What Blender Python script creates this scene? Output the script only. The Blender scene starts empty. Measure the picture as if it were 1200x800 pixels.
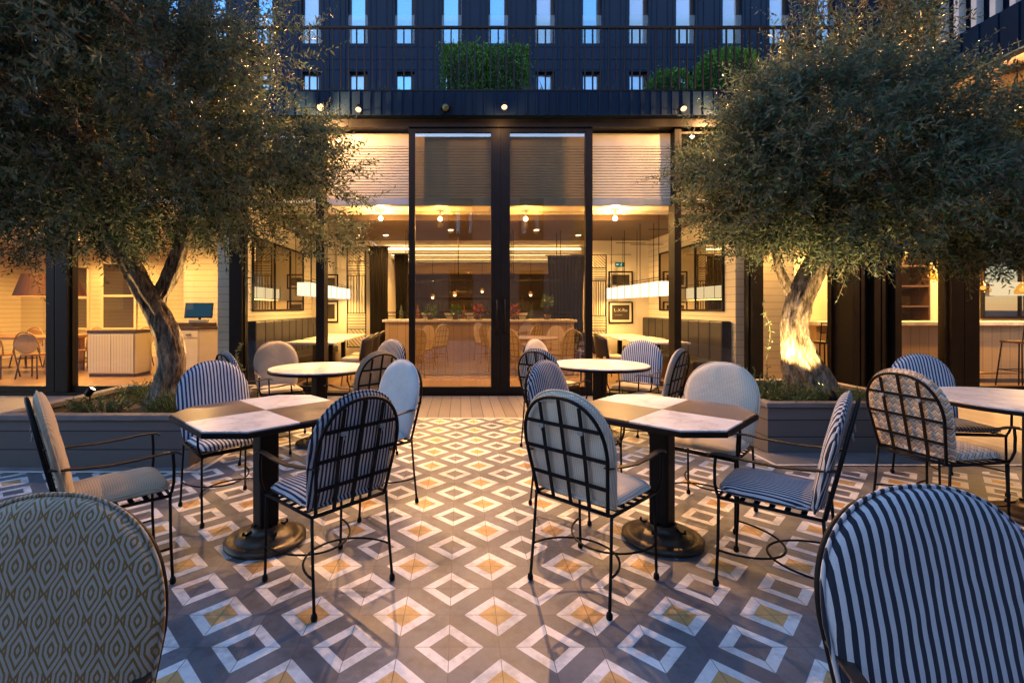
import bpy, bmesh, math, random
import numpy as np
from mathutils import Vector, Matrix, noise

random.seed(7)
rng = np.random.default_rng(11)
scene = bpy.context.scene
COL = scene.collection
PI = math.pi
CAMH = 1.34
FPX = 567.0


def P(px, py, Y):
    """photo pixel at depth Y -> metres (used once, to read positions off the photo)"""
    return Vector(((px - 540) * Y / FPX, Y, CAMH - (py - 361) * Y / FPX))


# ------------------------------------------------------------------ materials
MATS = {}


class NT:
    def __init__(self, name):
        self.m = bpy.data.materials.new(name)
        self.m.use_nodes = True
        self.t = self.m.node_tree
        self.t.nodes.clear()
        self.out = self.t.nodes.new('ShaderNodeOutputMaterial')

    def n(self, typ, **kw):
        nd = self.t.nodes.new(typ)
        for k, v in kw.items():
            setattr(nd, k, v)
        return nd

    def l(self, a, b):
        self.t.links.new(a, b)

    def math(self, op, a, b=None, c=None):
        nd = self.n('ShaderNodeMath', operation=op)
        for i, x in enumerate((a, b, c)):
            if x is None:
                continue
            if isinstance(x, (int, float)):
                nd.inputs[i].default_value = x
            else:
                self.l(x, nd.inputs[i])
        return nd.outputs[0]

    def mix(self, f, a, b):
        nd = self.n('ShaderNodeMix', data_type='RGBA')
        for i, x in ((0, f), (6, a), (7, b)):
            if isinstance(x, (int, float)):
                nd.inputs[i].default_value = x
            elif isinstance(x, tuple):
                nd.inputs[i].default_value = (*x, 1)
            else:
                self.l(x, nd.inputs[i])
        return nd.outputs[2]

    def coords(self, kind='Object'):
        tc = self.n('ShaderNodeTexCoord')
        return tc.outputs[kind]

    def xyz(self, kind='Object'):
        s = self.n('ShaderNodeSeparateXYZ')
        self.l(self.coords(kind), s.inputs[0])
        return s.outputs

    def noise(self, scale, detail=4, vec=None, rough=.55):
        nd = self.n('ShaderNodeTexNoise')
        nd.inputs['Scale'].default_value = scale
        nd.inputs['Detail'].default_value = detail
        nd.inputs['Roughness'].default_value = rough
        self.l(vec if vec is not None else self.coords(), nd.inputs['Vector'])
        return nd.outputs['Fac']

    def ramp(self, f, stops, interp='LINEAR'):
        nd = self.n('ShaderNodeValToRGB')
        cr = nd.color_ramp
        cr.interpolation = interp
        while len(cr.elements) < len(stops):
            cr.elements.new(.5)
        for e, (p, c) in zip(cr.elements, stops):
            e.position = p
            e.color = (*c, 1) if isinstance(c, tuple) else (c, c, c, 1)
        self.l(f, nd.inputs[0])
        return nd.outputs[0]

    def principled(self, color, rough=.5, metal=0, bump=None, bstr=.2, bdist=.01, spec=.5, sheen=0):
        p = self.n('ShaderNodeBsdfPrincipled')
        if isinstance(color, tuple):
            p.inputs['Base Color'].default_value = (*color, 1)
        else:
            self.l(color, p.inputs['Base Color'])
        if isinstance(rough, (int, float)):
            p.inputs['Roughness'].default_value = rough
        else:
            self.l(rough, p.inputs['Roughness'])
        p.inputs['Metallic'].default_value = metal
        p.inputs['Specular IOR Level'].default_value = spec
        if sheen:
            p.inputs['Sheen Weight'].default_value = sheen
        if bump is not None:
            b = self.n('ShaderNodeBump')
            b.inputs['Strength'].default_value = bstr
            b.inputs['Distance'].default_value = bdist
            self.l(bump, b.inputs['Height'])
            self.l(b.outputs[0], p.inputs['Normal'])
        self.l(p.outputs[0], self.out.inputs[0])
        return p


def plain(name, c, rough=.5, metal=0, var=.25, scale=6, bstr=.0, bscale=60, spec=.5):
    t = NT(name)
    f = t.noise(scale, 5)
    dark = tuple(x * (1 - var) for x in c)
    lite = tuple(min(1, x * (1 + var * .6)) for x in c)
    col = t.ramp(f, [(.3, dark), (.7, lite)])
    rg = t.math('MULTIPLY_ADD', f, .25, rough - .12)
    t.principled(col, rg, metal, t.noise(bscale, 3) if bstr else None, bstr, .004, spec)
    MATS[name] = t.m
    return t.m


def emit(name, c, s):
    t = NT(name)
    e = t.n('ShaderNodeEmission')
    e.inputs[0].default_value = (*c, 1)
    e.inputs[1].default_value = s
    t.l(e.outputs[0], t.out.inputs[0])
    MATS[name] = t.m
    return t.m


iron = plain('black_iron', (.005, .0045, .005), .5, .0, .4, 30, .15, 180, .14)
iron_base = plain('cast_iron', (.060, .044, .028), .38, .4, .45, 14, .3, 70)
dark_metal = plain('bronze_black_metal', (.007, .0055, .005), .45, .0, .25, 5, spec=.2)
clad = plain('navy_cladding', (.0026, .0115, .031), .6, .0, .18, 1.2, spec=.12)
white_wall = plain('warm_white_paint', (.74, .68, .57), .6, 0, .05, 2)
ceil_white = plain('white_ceiling', (.78, .74, .66), .7, 0, .03, 2)
ceil_brown = plain('brown_ceiling', (.10, .065, .05), .6, 0, .12, 2)
black_cloth = plain('black_curtain', (.012, .010, .010), .9, 0, .3, 8, spec=.1)
leather = plain('dark_leather', (.014, .012, .017), .4, 0, .3, 9, .2, 120)
wood_dark = plain('dark_wood', (.06, .03, .016), .45, 0, .3, 12)
soil = plain('soil', (.035, .025, .016), .95, 0, .5, 30, .8, 60)
steel = plain('grey_steel', (.35, .37, .42), .4, .6, .1, 5)
brown_shade = plain('brown_lampshade', (.11, .045, .025), .7, 0, .2, 10)
cream_cloth = plain('cream_upholstery', (.55, .46, .34), .85, 0, .12, 20, .2, 200, .2)
red_flower = plain('red_petals', (.3, .07, .03), .7, 0, .4, 30)
leaf_green = plain('house_leaf', (.06, .13, .03), .5, 0, .4, 20)
white_cloth = plain('white_linen', (.78, .74, .66), .8, 0, .05, 10)
concrete = plain('grey_concrete', (.15, .145, .145), .7, 0, .22, 5, .15, 70)
ground_m = plain('asphalt', (.05, .05, .052), .85, 0, .25, 3, .3, 60)
white_stone = plain('white_border_stone', (.6, .57, .52), .5, 0, .15, 8)
cabinet_m = plain('painted_cabinet', (.6, .53, .41), .5, 0, .06, 4)
screen_m = emit('pos_screen', (.05, .17, .28), .38)
amber_glass = plain('amber_bottle_glass', (.20, .08, .02), .12, 0, .3, 4)
brass = plain('aged_brass', (.35, .22, .09), .35, .8, .2, 10)
chalk_m = plain('chalkboard', (.03, .022, .018), .7, 0, .2, 12)
chalk_w = plain('chalk', (.5, .48, .44), .9, 0, .1, 60)
green_sign = emit('exit_sign_green', (.03, .22, .10), .5)
sign_white = emit('exit_sign_white', (.8, .95, .85), .9)
seat_wood = plain('bentwood', (.32, .17, .07), .4, 0, .2, 10)
dark_shelf = plain('dark_back_panel', (.06, .035, .02), .5, 0, .3, 4)
bottle_m = plain('bottle_glass', (.05, .07, .03), .12, 0, .3, 4)
lens_warm = emit('spot_lens', (1.0, .66, .28), 3)
uplens = emit('uplight_lens', (1.0, .72, .32), 40)
down_lens = emit('downlight_lens', (1.0, .80, .50), 14)
cube_lamp = emit('pendant_diffuser', (1.0, .84, .58), 1.7)
cove_m = emit('cove_strip', (1.0, .70, .34), 9.0)
amber_m = emit('amber_bulb', (1.0, .6, .2), 1.6)
lit_box = emit('lit_hood_panel', (1.0, .78, .48), 1.1)

# bark
t = NT('olive_bark')
v = t.coords()
mp = t.n('ShaderNodeMapping')
mp.inputs['Scale'].default_value = (1, 1, .28)
t.l(v, mp.inputs[0])
f1 = t.noise(16, 8, mp.outputs[0], .65)
f2 = t.noise(55, 6, mp.outputs[0])
h = t.math('ADD', t.math('MULTIPLY', f1, .7), t.math('MULTIPLY', f2, .4))
col = t.ramp(h, [(.42, (.035, .024, .016)), (.53, (.17, .125, .085)), (.68, (.40, .32, .23))])
t.principled(col, .9, 0, h, 1.0, .05, .2)
bark = t.m


def leafmat(name, top, under, tr=.25):
    t = NT(name)
    g = t.n('ShaderNodeNewGeometry')
    rnd = g.outputs['Random Per Island']
    ca = t.ramp(rnd, [(0, tuple(x * .55 for x in top)), (.55, top), (.8, tuple(min(1, x * 1.7) for x in top)), (1, tuple(min(1, x * 3.2 + .02) for x in top))])
    cb = t.mix(g.outputs['Backfacing'], ca, under)
    p = t.principled(cb, .45, 0, spec=.25)
    tl = t.n('ShaderNodeBsdfTranslucent')
    t.l(cb, tl.inputs[0])
    mx = t.n('ShaderNodeMixShader')
    mx.inputs[0].default_value = tr
    t.l(p.outputs[0], mx.inputs[1])
    t.l(tl.outputs[0], mx.inputs[2])
    t.l(mx.outputs[0], t.out.inputs[0])
    return t.m


olive_leaf = leafmat('olive_leaf', (.030, .058, .020), (.12, .155, .105), .24)
hedge_leaf = leafmat('hedge_leaf', (.06, .19, .022), (.09, .20, .04))
herb_leaf = leafmat('herb_leaf', (.05, .085, .025), (.09, .12, .06))

# glass: clear, tinted, symmetric fresnel


def glassmat(name, tint, base):
    t = NT(name)
    lw = t.n('ShaderNodeLayerWeight')
    lw.inputs[0].default_value = .5
    f = t.math('POWER', lw.outputs['Facing'], 5)
    f = t.math('MULTIPLY_ADD', f, 1 - base, base)
    tr = t.n('ShaderNodeBsdfTransparent')
    tr.inputs[0].default_value = (*tint, 1)
    gl = t.n('ShaderNodeBsdfGlossy')
    gl.inputs['Roughness'].default_value = 0.0
    gl.inputs[0].default_value = (1, 1, 1, 1)
    mx = t.n('ShaderNodeMixShader')
    t.l(f, mx.inputs[0])
    t.l(tr.outputs[0], mx.inputs[1])
    t.l(gl.outputs[0], mx.inputs[2])
    t.l(mx.outputs[0], t.out.inputs[0])
    return t.m


glass = glassmat('clear_glass', (.93, .93, .90), .035)
glass_tint = glassmat('tinted_door_glass', (.85, .80, .68), .15)


def mirrormat(name, c, fac, refl=(.9, .9, .9)):
    t = NT(name)
    d = t.n('ShaderNodeBsdfDiffuse')
    d.inputs[0].default_value = (*c, 1)
    g = t.n('ShaderNodeBsdfGlossy')
    g.inputs[0].default_value = (*refl, 1)
    g.inputs['Roughness'].default_value = .01
    mx = t.n('ShaderNodeMixShader')
    mx.inputs[0].default_value = fac
    t.l(d.outputs[0], mx.inputs[1])
    t.l(g.outputs[0], mx.inputs[2])
    t.l(mx.outputs[0], t.out.inputs[0])
    return t.m


win_mirror = mirrormat('reflective_window', (.10, .16, .24), .42, (.30, .70, 1.0))
win_curtain = mirrormat('curtained_window', (.22, .24, .27), .27, (.40, .75, 1.0))
wall_mirror = mirrormat('bar_mirror', (.05, .035, .02), .62, (.9, .8, .62))
dark_pane = mirrormat('dark_window', (.03, .02, .015), .22)

# floor tiles: encaustic 0.2 m tiles forming white diamonds with gold / grey hearts
t = NT('encaustic_tiles')
xs = t.xyz()
x = t.math('SUBTRACT', xs[0], .153)
y = t.math('SUBTRACT', xs[1], 2.11)


def lat(off):
    a = t.math('ABSOLUTE', t.math('SUBTRACT', t.math('FRACT', t.math('MULTIPLY_ADD', x, 2.5, .5 + off)), .5))
    b = t.math('ABSOLUTE', t.math('SUBTRACT', t.math('FRACT', t.math('MULTIPLY_ADD', y, 2.5, .5 + off)), .5))
    return t.math('ADD', a, b)


dA, dB = lat(0.), lat(.5)
d = t.math('MINIMUM', dA, dB)
isA = t.math('LESS_THAN', dA, dB)
ix = t.math('FLOOR', t.math('MULTIPLY', x, 5))
iy = t.math('FLOOR', t.math('MULTIPLY', y, 5))
cx = t.n('ShaderNodeCombineXYZ')
t.l(ix, cx.inputs[0]); t.l(iy, cx.inputs[1])
wn = t.n('ShaderNodeTexWhiteNoise')
t.l(cx.outputs[0], wn.inputs['Vector'])
tone = wn.outputs['Value']
cl = t.noise(2.2, 6)
fine = t.noise(38, 5)
grey = t.mix(tone, (.092, .096, .110), (.145, .147, .162))
heart = t.mix(isA, t.mix(tone, (.10, .098, .112), (.14, .134, .148)), t.mix(tone, (.42, .25, .095), (.53, .33, .14)))
white = t.mix(tone, (.56, .545, .53), (.68, .66, .64))
c = t.mix(t.math('LESS_THAN', d, .345), grey, white)
c = t.mix(t.math('LESS_THAN', d, .195), c, heart)
stain = t.math('MULTIPLY_ADD', cl, .75, .60)
scuff = t.ramp(t.noise(7, 9, None, .72), [(.40, .70), (.52, 1.0)])
stain = t.math('MULTIPLY', stain, t.math('MULTIPLY_ADD', fine, .42, .80))
stain = t.math('MULTIPLY', stain, scuff)
stain = t.math('MULTIPLY', stain, 1.10)
vm = t.n('ShaderNodeMix', data_type='RGBA', blend_type='MULTIPLY')
vm.inputs[0].default_value = 1
t.l(c, vm.inputs[6])
t.l(stain, vm.inputs[7])
fx = t.math('ABSOLUTE', t.math('SUBTRACT', t.math('FRACT', t.math('MULTIPLY_ADD', x, 5, .5)), .5))
fy = t.math('ABSOLUTE', t.math('SUBTRACT', t.math('FRACT', t.math('MULTIPLY_ADD', y, 5, .5)), .5))
jo = t.math('LESS_THAN', t.math('MINIMUM', fx, fy), .009)
c = t.mix(t.math('MULTIPLY', jo, .75), vm.outputs[2], (.06, .055, .055))
rg = t.math('MULTIPLY_ADD', cl, .3, .33)
hb = t.math('SUBTRACT', t.math('MULTIPLY', fine, .25), jo)
t.principled(c, rg, 0, hb, .25, .003, .42)
tile_m = t.m


def planks(name, ax, w, c1, c2, gap=.012, rough=.6, other_scale=3.0):
    """boards of width w stacked along axis ax (0,1,2)"""
    t = NT(name)
    s = t.xyz()
    u = t.math('DIVIDE', s[ax], w)
    i = t.math('FLOOR', u)
    fr = t.math('FRACT', u)
    wn = t.n('ShaderNodeTexWhiteNoise', noise_dimensions='1D')
    t.l(i, wn.inputs['W'])
    mp = t.n('ShaderNodeMapping')
    sc = [.6, .6, .6]
    sc[ax] = 14
    mp.inputs['Scale'].default_value = sc
    t.l(t.coords(), mp.inputs[0])
    gr = t.noise(other_scale, 7, mp.outputs[0], .6)
    c = t.mix(t.math('MULTIPLY_ADD', wn.outputs[0], .5, t.math('MULTIPLY', gr, .5)), c1, c2)
    g = t.math('LESS_THAN', t.math('ABSOLUTE', t.math('SUBTRACT', fr, .5)), .5 - gap / w * .5)
    g = t.math('SUBTRACT', 1, g)
    c = t.mix(g, c, tuple(v * .25 for v in c1))
    hh = t.math('SUBTRACT', t.math('MULTIPLY', gr, .15), g)
    t.principled(c, rough, 0, hh, .5, .006, .3)
    return t.m


deck_m = planks('grey_deck_boards', 0, .14, (.13, .115, .105), (.24, .215, .195), .007)
board_m = planks('planter_boards', 2, .155, (.095, .085, .082), (.135, .122, .115), .009, .65)
panel_wall = planks('panelled_white_wall', 2, .12, (.70, .63, .50), (.76, .69, .56), .006, .5)
bar_wood = planks('bar_front_boards', 0, .16, (.34, .23, .12), (.48, .34, .19), .006, .45)
floor_wood = planks('dining_floor_boards', 0, .18, (.30, .18, .09), (.42, .27, .14), .005, .3)
timber = planks('timber_rail', 1, .4, (.16, .10, .06), (.24, .16, .10), .0, .6)


def marble(name, quad):
    t = NT(name)
    s = t.xyz()
    n1 = t.noise(3.5, 8, None, .6)
    vein = t.math('ABSOLUTE', t.math('SUBTRACT', n1, .5))
    wcol = t.ramp(vein, [(0, (.52, .48, .45)), (.03, (.66, .62, .58)), (.12, (.76, .72, .68))])
    if quad:
        dk = t.mix(t.noise(22, 5), (.105, .070, .050), (.175, .125, .095))
        pos = t.math('GREATER_THAN', t.math('MULTIPLY', s[0], s[1]), 0)
        c = t.mix(pos, dk, wcol)
        seam = t.math('LESS_THAN', t.math('MINIMUM', t.math('ABSOLUTE', s[0]), t.math('ABSOLUTE', s[1])), .0018)
        c = t.mix(seam, c, (.10, .08, .07))
    else:
        c = wcol
    t.principled(c, t.math('MULTIPLY_ADD', n1, .2, .22), 0, None, spec=.5)
    return t.m


marble_quad = marble('checker_marble_top', True)
marble_plain = marble('white_marble_top', False)

# fabrics, in the chair's own coordinates (x across; z up the back, y along the seat)


def fabric(name, kind, a, b, c3=None, period=.022):
    t = NT(name)
    s = t.xyz()
    x, v = s[0], t.math('SUBTRACT', s[2], s[1])
    wv = t.math('MULTIPLY', t.math('SINE', t.math('MULTIPLY', x, 2 * PI / .0042)), t.math('SINE', t.math('MULTIPLY', v, 2 * PI / .0042)))
    bump = wv
    bs = .25
    wob = t.math('MULTIPLY', t.math('SUBTRACT', t.noise(6, 2), .5), .008)
    if kind == 'stripe':
        fr = t.math('FRACT', t.math('DIVIDE', t.math('ADD', x, wob), period))
        col = t.mix(t.math('LESS_THAN', fr, .5), a, b)
    elif kind == 'weave':
        w = .020
        fx = t.math('SINE', t.math('MULTIPLY', t.math('ADD', x, v), 2 * PI / w))
        fy = t.math('SINE', t.math('MULTIPLY', t.math('SUBTRACT', x, v), 2 * PI / w))
        f = t.math('MULTIPLY', fx, fy)
        col = t.mix(t.math('MULTIPLY_ADD', f, .5, .5), a, b)
        bump, bs = f, .35
    elif kind == 'zigzag':
        tri = t.math('ABSOLUTE', t.math('SUBTRACT', t.math('FRACT', t.math('DIVIDE', x, .036)), .5))
        f = t.math('FRACT', t.math('MULTIPLY_ADD', tri, 1.0, t.math('DIVIDE', v, .052)))
        col = t.ramp(f, [(0, a), (.26, b), (.50, a), (.62, c3), (.86, a)], 'CONSTANT')
    elif kind == 'ogee':
        pa, pb = .058, .112

        def dd(o):
            u = t.math('MULTIPLY', t.math('ABSOLUTE', t.math('SUBTRACT', t.math('FRACT', t.math('ADD', t.math('DIVIDE', x, pa), o)), .5)), 2)
            w = t.math('MULTIPLY', t.math('ABSOLUTE', t.math('SUBTRACT', t.math('FRACT', t.math('ADD', t.math('DIVIDE', v, pb), o)), .5)), 2)
            dia = t.math('ADD', u, t.math('MULTIPLY', w, .95))
            return t.math('MAXIMUM', dia, t.math('MULTIPLY', u, 1.35)), u, w
        d1, u1, w1 = dd(0.)
        d2, u2, w2 = dd(.5)
        d = t.math('MINIMUM', d1, d2)
        f = t.math('FRACT', t.math('MULTIPLY_ADD', d, 2.6, .62))
        col = t.mix(t.math('LESS_THAN', f, .42), a, b)
    nz = t.noise(9, 5)
    sh = t.math('MULTIPLY_ADD', nz, .3, .85)
    m = t.n('ShaderNodeMix', data_type='RGBA', blend_type='MULTIPLY')
    m.inputs[0].default_value = 1
    t.l(col, m.inputs[6]); t.l(sh, m.inputs[7])
    bb = t.math('ADD', t.math('MULTIPLY', bump, .15), t.math('MULTIPLY', t.noise(14, 3), 2.2))
    t.principled(m.outputs[2], .9, 0, bb, bs, .006, .15, .15)
    return t.m


F_navy = fabric('navy_stripe_cloth', 'stripe', (.46, .46, .48), (.018, .022, .034), period=.0195)
F_blue = fabric('blue_stripe_cloth', 'stripe', (.58, .60, .63), (.022, .045, .105), period=.0225)
F_white = fabric('white_basket_weave', 'weave', (.38, .33, .25), (.72, .65, .53))
F_beige = fabric('beige_basket_weave', 'weave', (.27, .21, .13), (.50, .41, .28))
F_cream = fabric('cream_greyish_weave', 'weave', (.36, .31, .24), (.50, .45, .36))
F_ivory = fabric('pale_blue_grey_cloth', 'weave', (.44, .46, .46), (.55, .57, .56))
F_zig = fabric('zigzag_cloth', 'zigzag', (.58, .52, .43), (.19, .18, .18), (.42, .25, .09))
F_gold = fabric('gold_ogee_cloth', 'ogee', (.35, .31, .245), (.20, .115, .035))

# ------------------------------------------------------------------ mesh helpers


class MB:
    def __init__(self):
        self.v, self.f, self.s = [], [], []

    def add(self, vs, fs, smooth=False):
        o = len(self.v)
        self.v += [tuple(p) for p in vs]
        self.f += [tuple(i + o for i in f) for f in fs]
        self.s += [smooth] * len(fs)
        return self

    def box(self, x0, x1, y0, y1, z0, z1, bev=0.0, M=None):
        if bev <= 0:
            vs = [(x, y, z) for x in (x0, x1) for y in (y0, y1) for z in (z0, z1)]
            fs = [(0, 1, 3, 2), (4, 6, 7, 5), (0, 4, 5, 1), (2, 3, 7, 6), (0, 2, 6, 4), (1, 5, 7, 3)]
            if M is not None:
                vs = [M @ Vector(p) for p in vs]
            return self.add(vs, fs)
        bm = bmesh.new()
        bmesh.ops.create_cube(bm, size=1)
        for q in bm.verts:
            q.co = Vector(((x0 + x1) / 2 + q.co.x * (x1 - x0), (y0 + y1) / 2 + q.co.y * (y1 - y0), (z0 + z1) / 2 + q.co.z * (z1 - z0)))
        bmesh.ops.bevel(bm, geom=list(bm.edges), offset=bev, segments=2, profile=.6, affect='EDGES')
        bm.verts.index_update()
        vs = [q.co.copy() for q in bm.verts]
        if M is not None:
            vs = [M @ p for p in vs]
        self.add(vs, [[q.index for q in f.verts] for f in bm.faces])
        bm.free()
        return self

    def prism(self, poly, z0, z1, bev=0.0):
        n = len(poly)
        if bev > 0:
            c = Vector((sum(p[0] for p in poly) / n, sum(p[1] for p in poly) / n))
            ins = []
            for p in poly:
                q = Vector(p[:2]) - c
                ins.append(c + q * (1 - bev / max(q.length, 1e-6)))
            layers = [(ins, z0), (poly, z0 + bev), (poly, z1 - bev), (ins, z1)]
        else:
            layers = [(poly, z0), (poly, z1)]
        vs = [(p[0], p[1], z) for pl, z in layers for p in pl]
        fs = [tuple(range(n - 1, -1, -1)), tuple(range((len(layers) - 1) * n, len(layers) * n))]
        for k in range(len(layers) - 1):
            for i in range(n):
                j = (i + 1) % n
                fs.append((k * n + i, k * n + j, (k + 1) * n + j, (k + 1) * n + i))
        return self.add(vs, fs)

    def lathe(self, prof, n=24, c=(0, 0, 0), M=None):
        """prof: list of (r, z) bottom to top; closed with caps"""
        vs, fs = [], []
        for r, z in prof:
            for k in range(n):
                a = 2 * PI * k / n
                vs.append(Vector((c[0] + r * math.cos(a), c[1] + r * math.sin(a), c[2] + z)))
        if M is not None:
            vs = [M @ p for p in vs]
        m = len(prof)
        for i in range(m - 1):
            for k in range(n):
                j = (k + 1) % n
                fs.append((i * n + k, i * n + j, (i + 1) * n + j, (i + 1) * n + k))
        self.add(vs, fs, True)
        self.add([vs[k] for k in range(n)], [tuple(range(n - 1, -1, -1))])
        self.add([vs[(m - 1) * n + k] for k in range(n)], [tuple(range(n))])
        return self

    def tube(self, pts, r, n=7, closed=False, flat=None):
        """flat=(a,b): elliptic/rect section half sizes (side, up); r may be list"""
        pts = [Vector(p) for p in pts]
        m = len(pts)
        rs = r if isinstance(r, (list, tuple)) else [r] * m
        vs, fs = [], []
        up = None
        for i in range(m):
            if closed:
                tg = pts[(i + 1) % m] - pts[i - 1]
            else:
                tg = pts[min(i + 1, m - 1)] - pts[max(i - 1, 0)]
            tg.normalize()
            if up is None:
                up = Vector((0, 0, 1)) if abs(tg.z) < .95 else Vector((0, 1, 0))
            side = tg.cross(up)
            if side.length < 1e-5:
                side = tg.orthogonal()
            side.normalize()
            up2 = side.cross(tg).normalized()
            if flat is None:
                up = up2
            for k in range(n):
                a = 2 * PI * (k + .5) / n
                ca, sa = math.cos(a), math.sin(a)
                if flat:
                    vs.append(pts[i] + side * (ca * flat[0] * 1.414) + up2 * (sa * flat[1] * 1.414))
                else:
                    vs.append(pts[i] + side * (ca * rs[i]) + up2 * (sa * rs[i]))
        for i in range(m if closed else m - 1):
            for k in range(n):
                a, b = i * n, ((i + 1) % m) * n
                j = (k + 1) % n
                fs.append((a + k, b + k, b + j, a + j))
        if not closed:
            fs.append(tuple(range(n)))
            fs.append(tuple(range((m - 1) * n + n - 1, (m - 1) * n - 1, -1)))
        return self.add(vs, fs, flat is None)

    def ball(self, c, r, n=10, sc=(1, 1, 1)):
        prof = []
        k = max(5, n // 2 + 1)
        vs, fs = [], []
        for i in range(k + 1):
            th = PI * i / k
            for j in range(n):
                ph = 2 * PI * j / n
                vs.append((c[0] + r * sc[0] * math.sin(th) * math.cos(ph), c[1] + r * sc[1] * math.sin(th) * math.sin(ph), c[2] - r * sc[2] * math.cos(th)))
        for i in range(k):
            for j in range(n):
                q = (j + 1) % n
                fs.append((i * n + j, i * n + q, (i + 1) * n + q, (i + 1) * n + j))
        return self.add(vs, fs, True)

    def build(self, name, m, parent=None):
        me = bpy.data.meshes.new(name)
        me.from_pydata(self.v, [], self.f)
        me.polygons.foreach_set('use_smooth', self.s)
        bm = bmesh.new()
        bm.from_mesh(me)
        bmesh.ops.recalc_face_normals(bm, faces=bm.faces)
        bm.to_mesh(me)
        bm.free()
        me.materials.append(m)
        o = bpy.data.objects.new(name, me)
        COL.objects.link(o)
        if parent is not None:
            o.parent = parent
        return o


def tag(o, label=None, cat=None, group=None, kind=None):
    if label:
        o['label'] = label
    if cat:
        o['category'] = cat
    if group:
        o['group'] = group
    if kind:
        o['kind'] = kind
    return o


def thing(name, label, cat, loc=(0, 0, 0), rz=0, group=None):
    o = bpy.data.objects.new(name, None)
    o.empty_display_size = .1
    COL.objects.link(o)
    o.location = loc
    o.rotation_euler = (0, 0, rz)
    return tag(o, label, cat, group)


def kids(o):
    return [c for c in CH.get(o.name, [])] if False else list(o.children)


def dup(root, loc, rz, label=None, group=None, cat=None):
    def cp(o, par):
        c = o.copy()
        COL.objects.link(c)
        if par is not None:
            c.parent = par
        for k in list(o.children):
            cp(k, c)
        return c
    r = cp(root, None)
    r.location = loc
    r.rotation_euler = (0, 0, rz)
    return tag(r, label, cat, group)


def setmat(o, m):
    """material per object although the mesh is shared"""
    o.material_slots[0].link = 'OBJECT'
    o.material_slots[0].material = m


# ------------------------------------------------------------------ world, sun, camera
w = bpy.data.worlds.new('World')
scene.world = w
w.use_nodes = True
nt = w.node_tree
nt.nodes.clear()
wo = nt.nodes.new('ShaderNodeOutputWorld')
bg = nt.nodes.new('ShaderNodeBackground')
sk = nt.nodes.new('ShaderNodeTexSky')
sk.sky_type = 'NISHITA'
sk.sun_disc = False
SUN_EL, SUN_ROT = math.radians(6.0), math.radians(205)
sk.sun_elevation = SUN_EL
sk.sun_rotation = SUN_ROT
sk.altitude = 100
sk.ozone_density = 3.0
sk.dust_density = .2
hs = nt.nodes.new('ShaderNodeMix')
hs.data_type = 'RGBA'
hs.blend_type = 'MULTIPLY'
hs.inputs[0].default_value = 1
hs.inputs[7].default_value = (10.4, 8.1, 8.1, 1)     # dusk white balance
nt.links.new(sk.outputs[0], hs.inputs[6])
nt.links.new(hs.outputs[2], bg.inputs[0])
bg.inputs[1].default_value = .15
nt.links.new(bg.outputs[0], wo.inputs[0])

sun = bpy.data.lights.new('sun', 'SUN')
sun.energy = .04
sun.angle = math.radians(20)
sun.color = (.75, .85, 1.0)
so = bpy.data.objects.new('sun', sun)
COL.objects.link(so)
# direction to the sun as the sky has it: rotation is measured from +Y, clockwise seen from above
sd = Vector((math.sin(SUN_ROT) * math.cos(math.radians(12)), math.cos(SUN_ROT) * math.cos(math.radians(12)), math.sin(math.radians(12))))
so.rotation_euler = sd.to_track_quat('Z', 'Y').to_euler()

cam = bpy.data.cameras.new('camera')
cam.sensor_width = 36
cam.lens = 36 * FPX / 1200
cam.shift_x = 60 / 1200
cam.shift_y = -39 / 1200
cam.clip_start = .05
cam.clip_end = 2000
co = bpy.data.objects.new('camera', cam)
COL.objects.link(co)
co.location = (0, 0, CAMH)
co.rotation_euler = (PI / 2, 0, 0)
scene.camera = co
scene.view_settings.view_transform = 'Standard'
scene.view_settings.look = 'None'
scene.view_settings.exposure = 0.0
scene.view_settings.gamma = 1
scene.render.engine = 'CYCLES'
cy = scene.cycles
cy.use_denoising = True
try:
    cy.denoiser = 'OPENIMAGEDENOISE'
except Exception:
    pass
cy.max_bounces = 8
cy.diffuse_bounces = 3
cy.glossy_bounces = 4
cy.transmission_bounces = 4
cy.transparent_max_bounces = 16
cy.sample_clamp_indirect = 4
cy.caustics_reflective = False
cy.caustics_refractive = False

WARM = (1.0, .50, .18)
SPK = 1.0
WARM_IN = (1.0, .52, .135)
INK = 2.5


def spot(name, loc, target, watts, deg, blend, color, parent=None, r=.03):
    l = bpy.data.lights.new(name, 'SPOT')
    l.energy = watts
    l.spot_size = math.radians(deg)
    l.spot_blend = blend
    l.color = color
    l.shadow_soft_size = r
    o = bpy.data.objects.new(name, l)
    COL.objects.link(o)
    loc = Vector(loc)
    o.location = loc
    o.rotation_euler = (loc - Vector(target)).to_track_quat('Z', 'Y').to_euler()
    if parent is not None:
        o.parent = parent
        o.location = loc - parent.location
    return o


# ------------------------------------------------------------------ ground
def sheet(name, rects, z, m):
    mb = MB()
    for x0, x1, y0, y1 in rects:
        mb.add([(x0, y0, z), (x1, y0, z), (x1, y1, z), (x0, y1, z)], [(0, 1, 2, 3)])
    o = mb.build(name, m)
    return tag(o, kind='structure')


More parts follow.
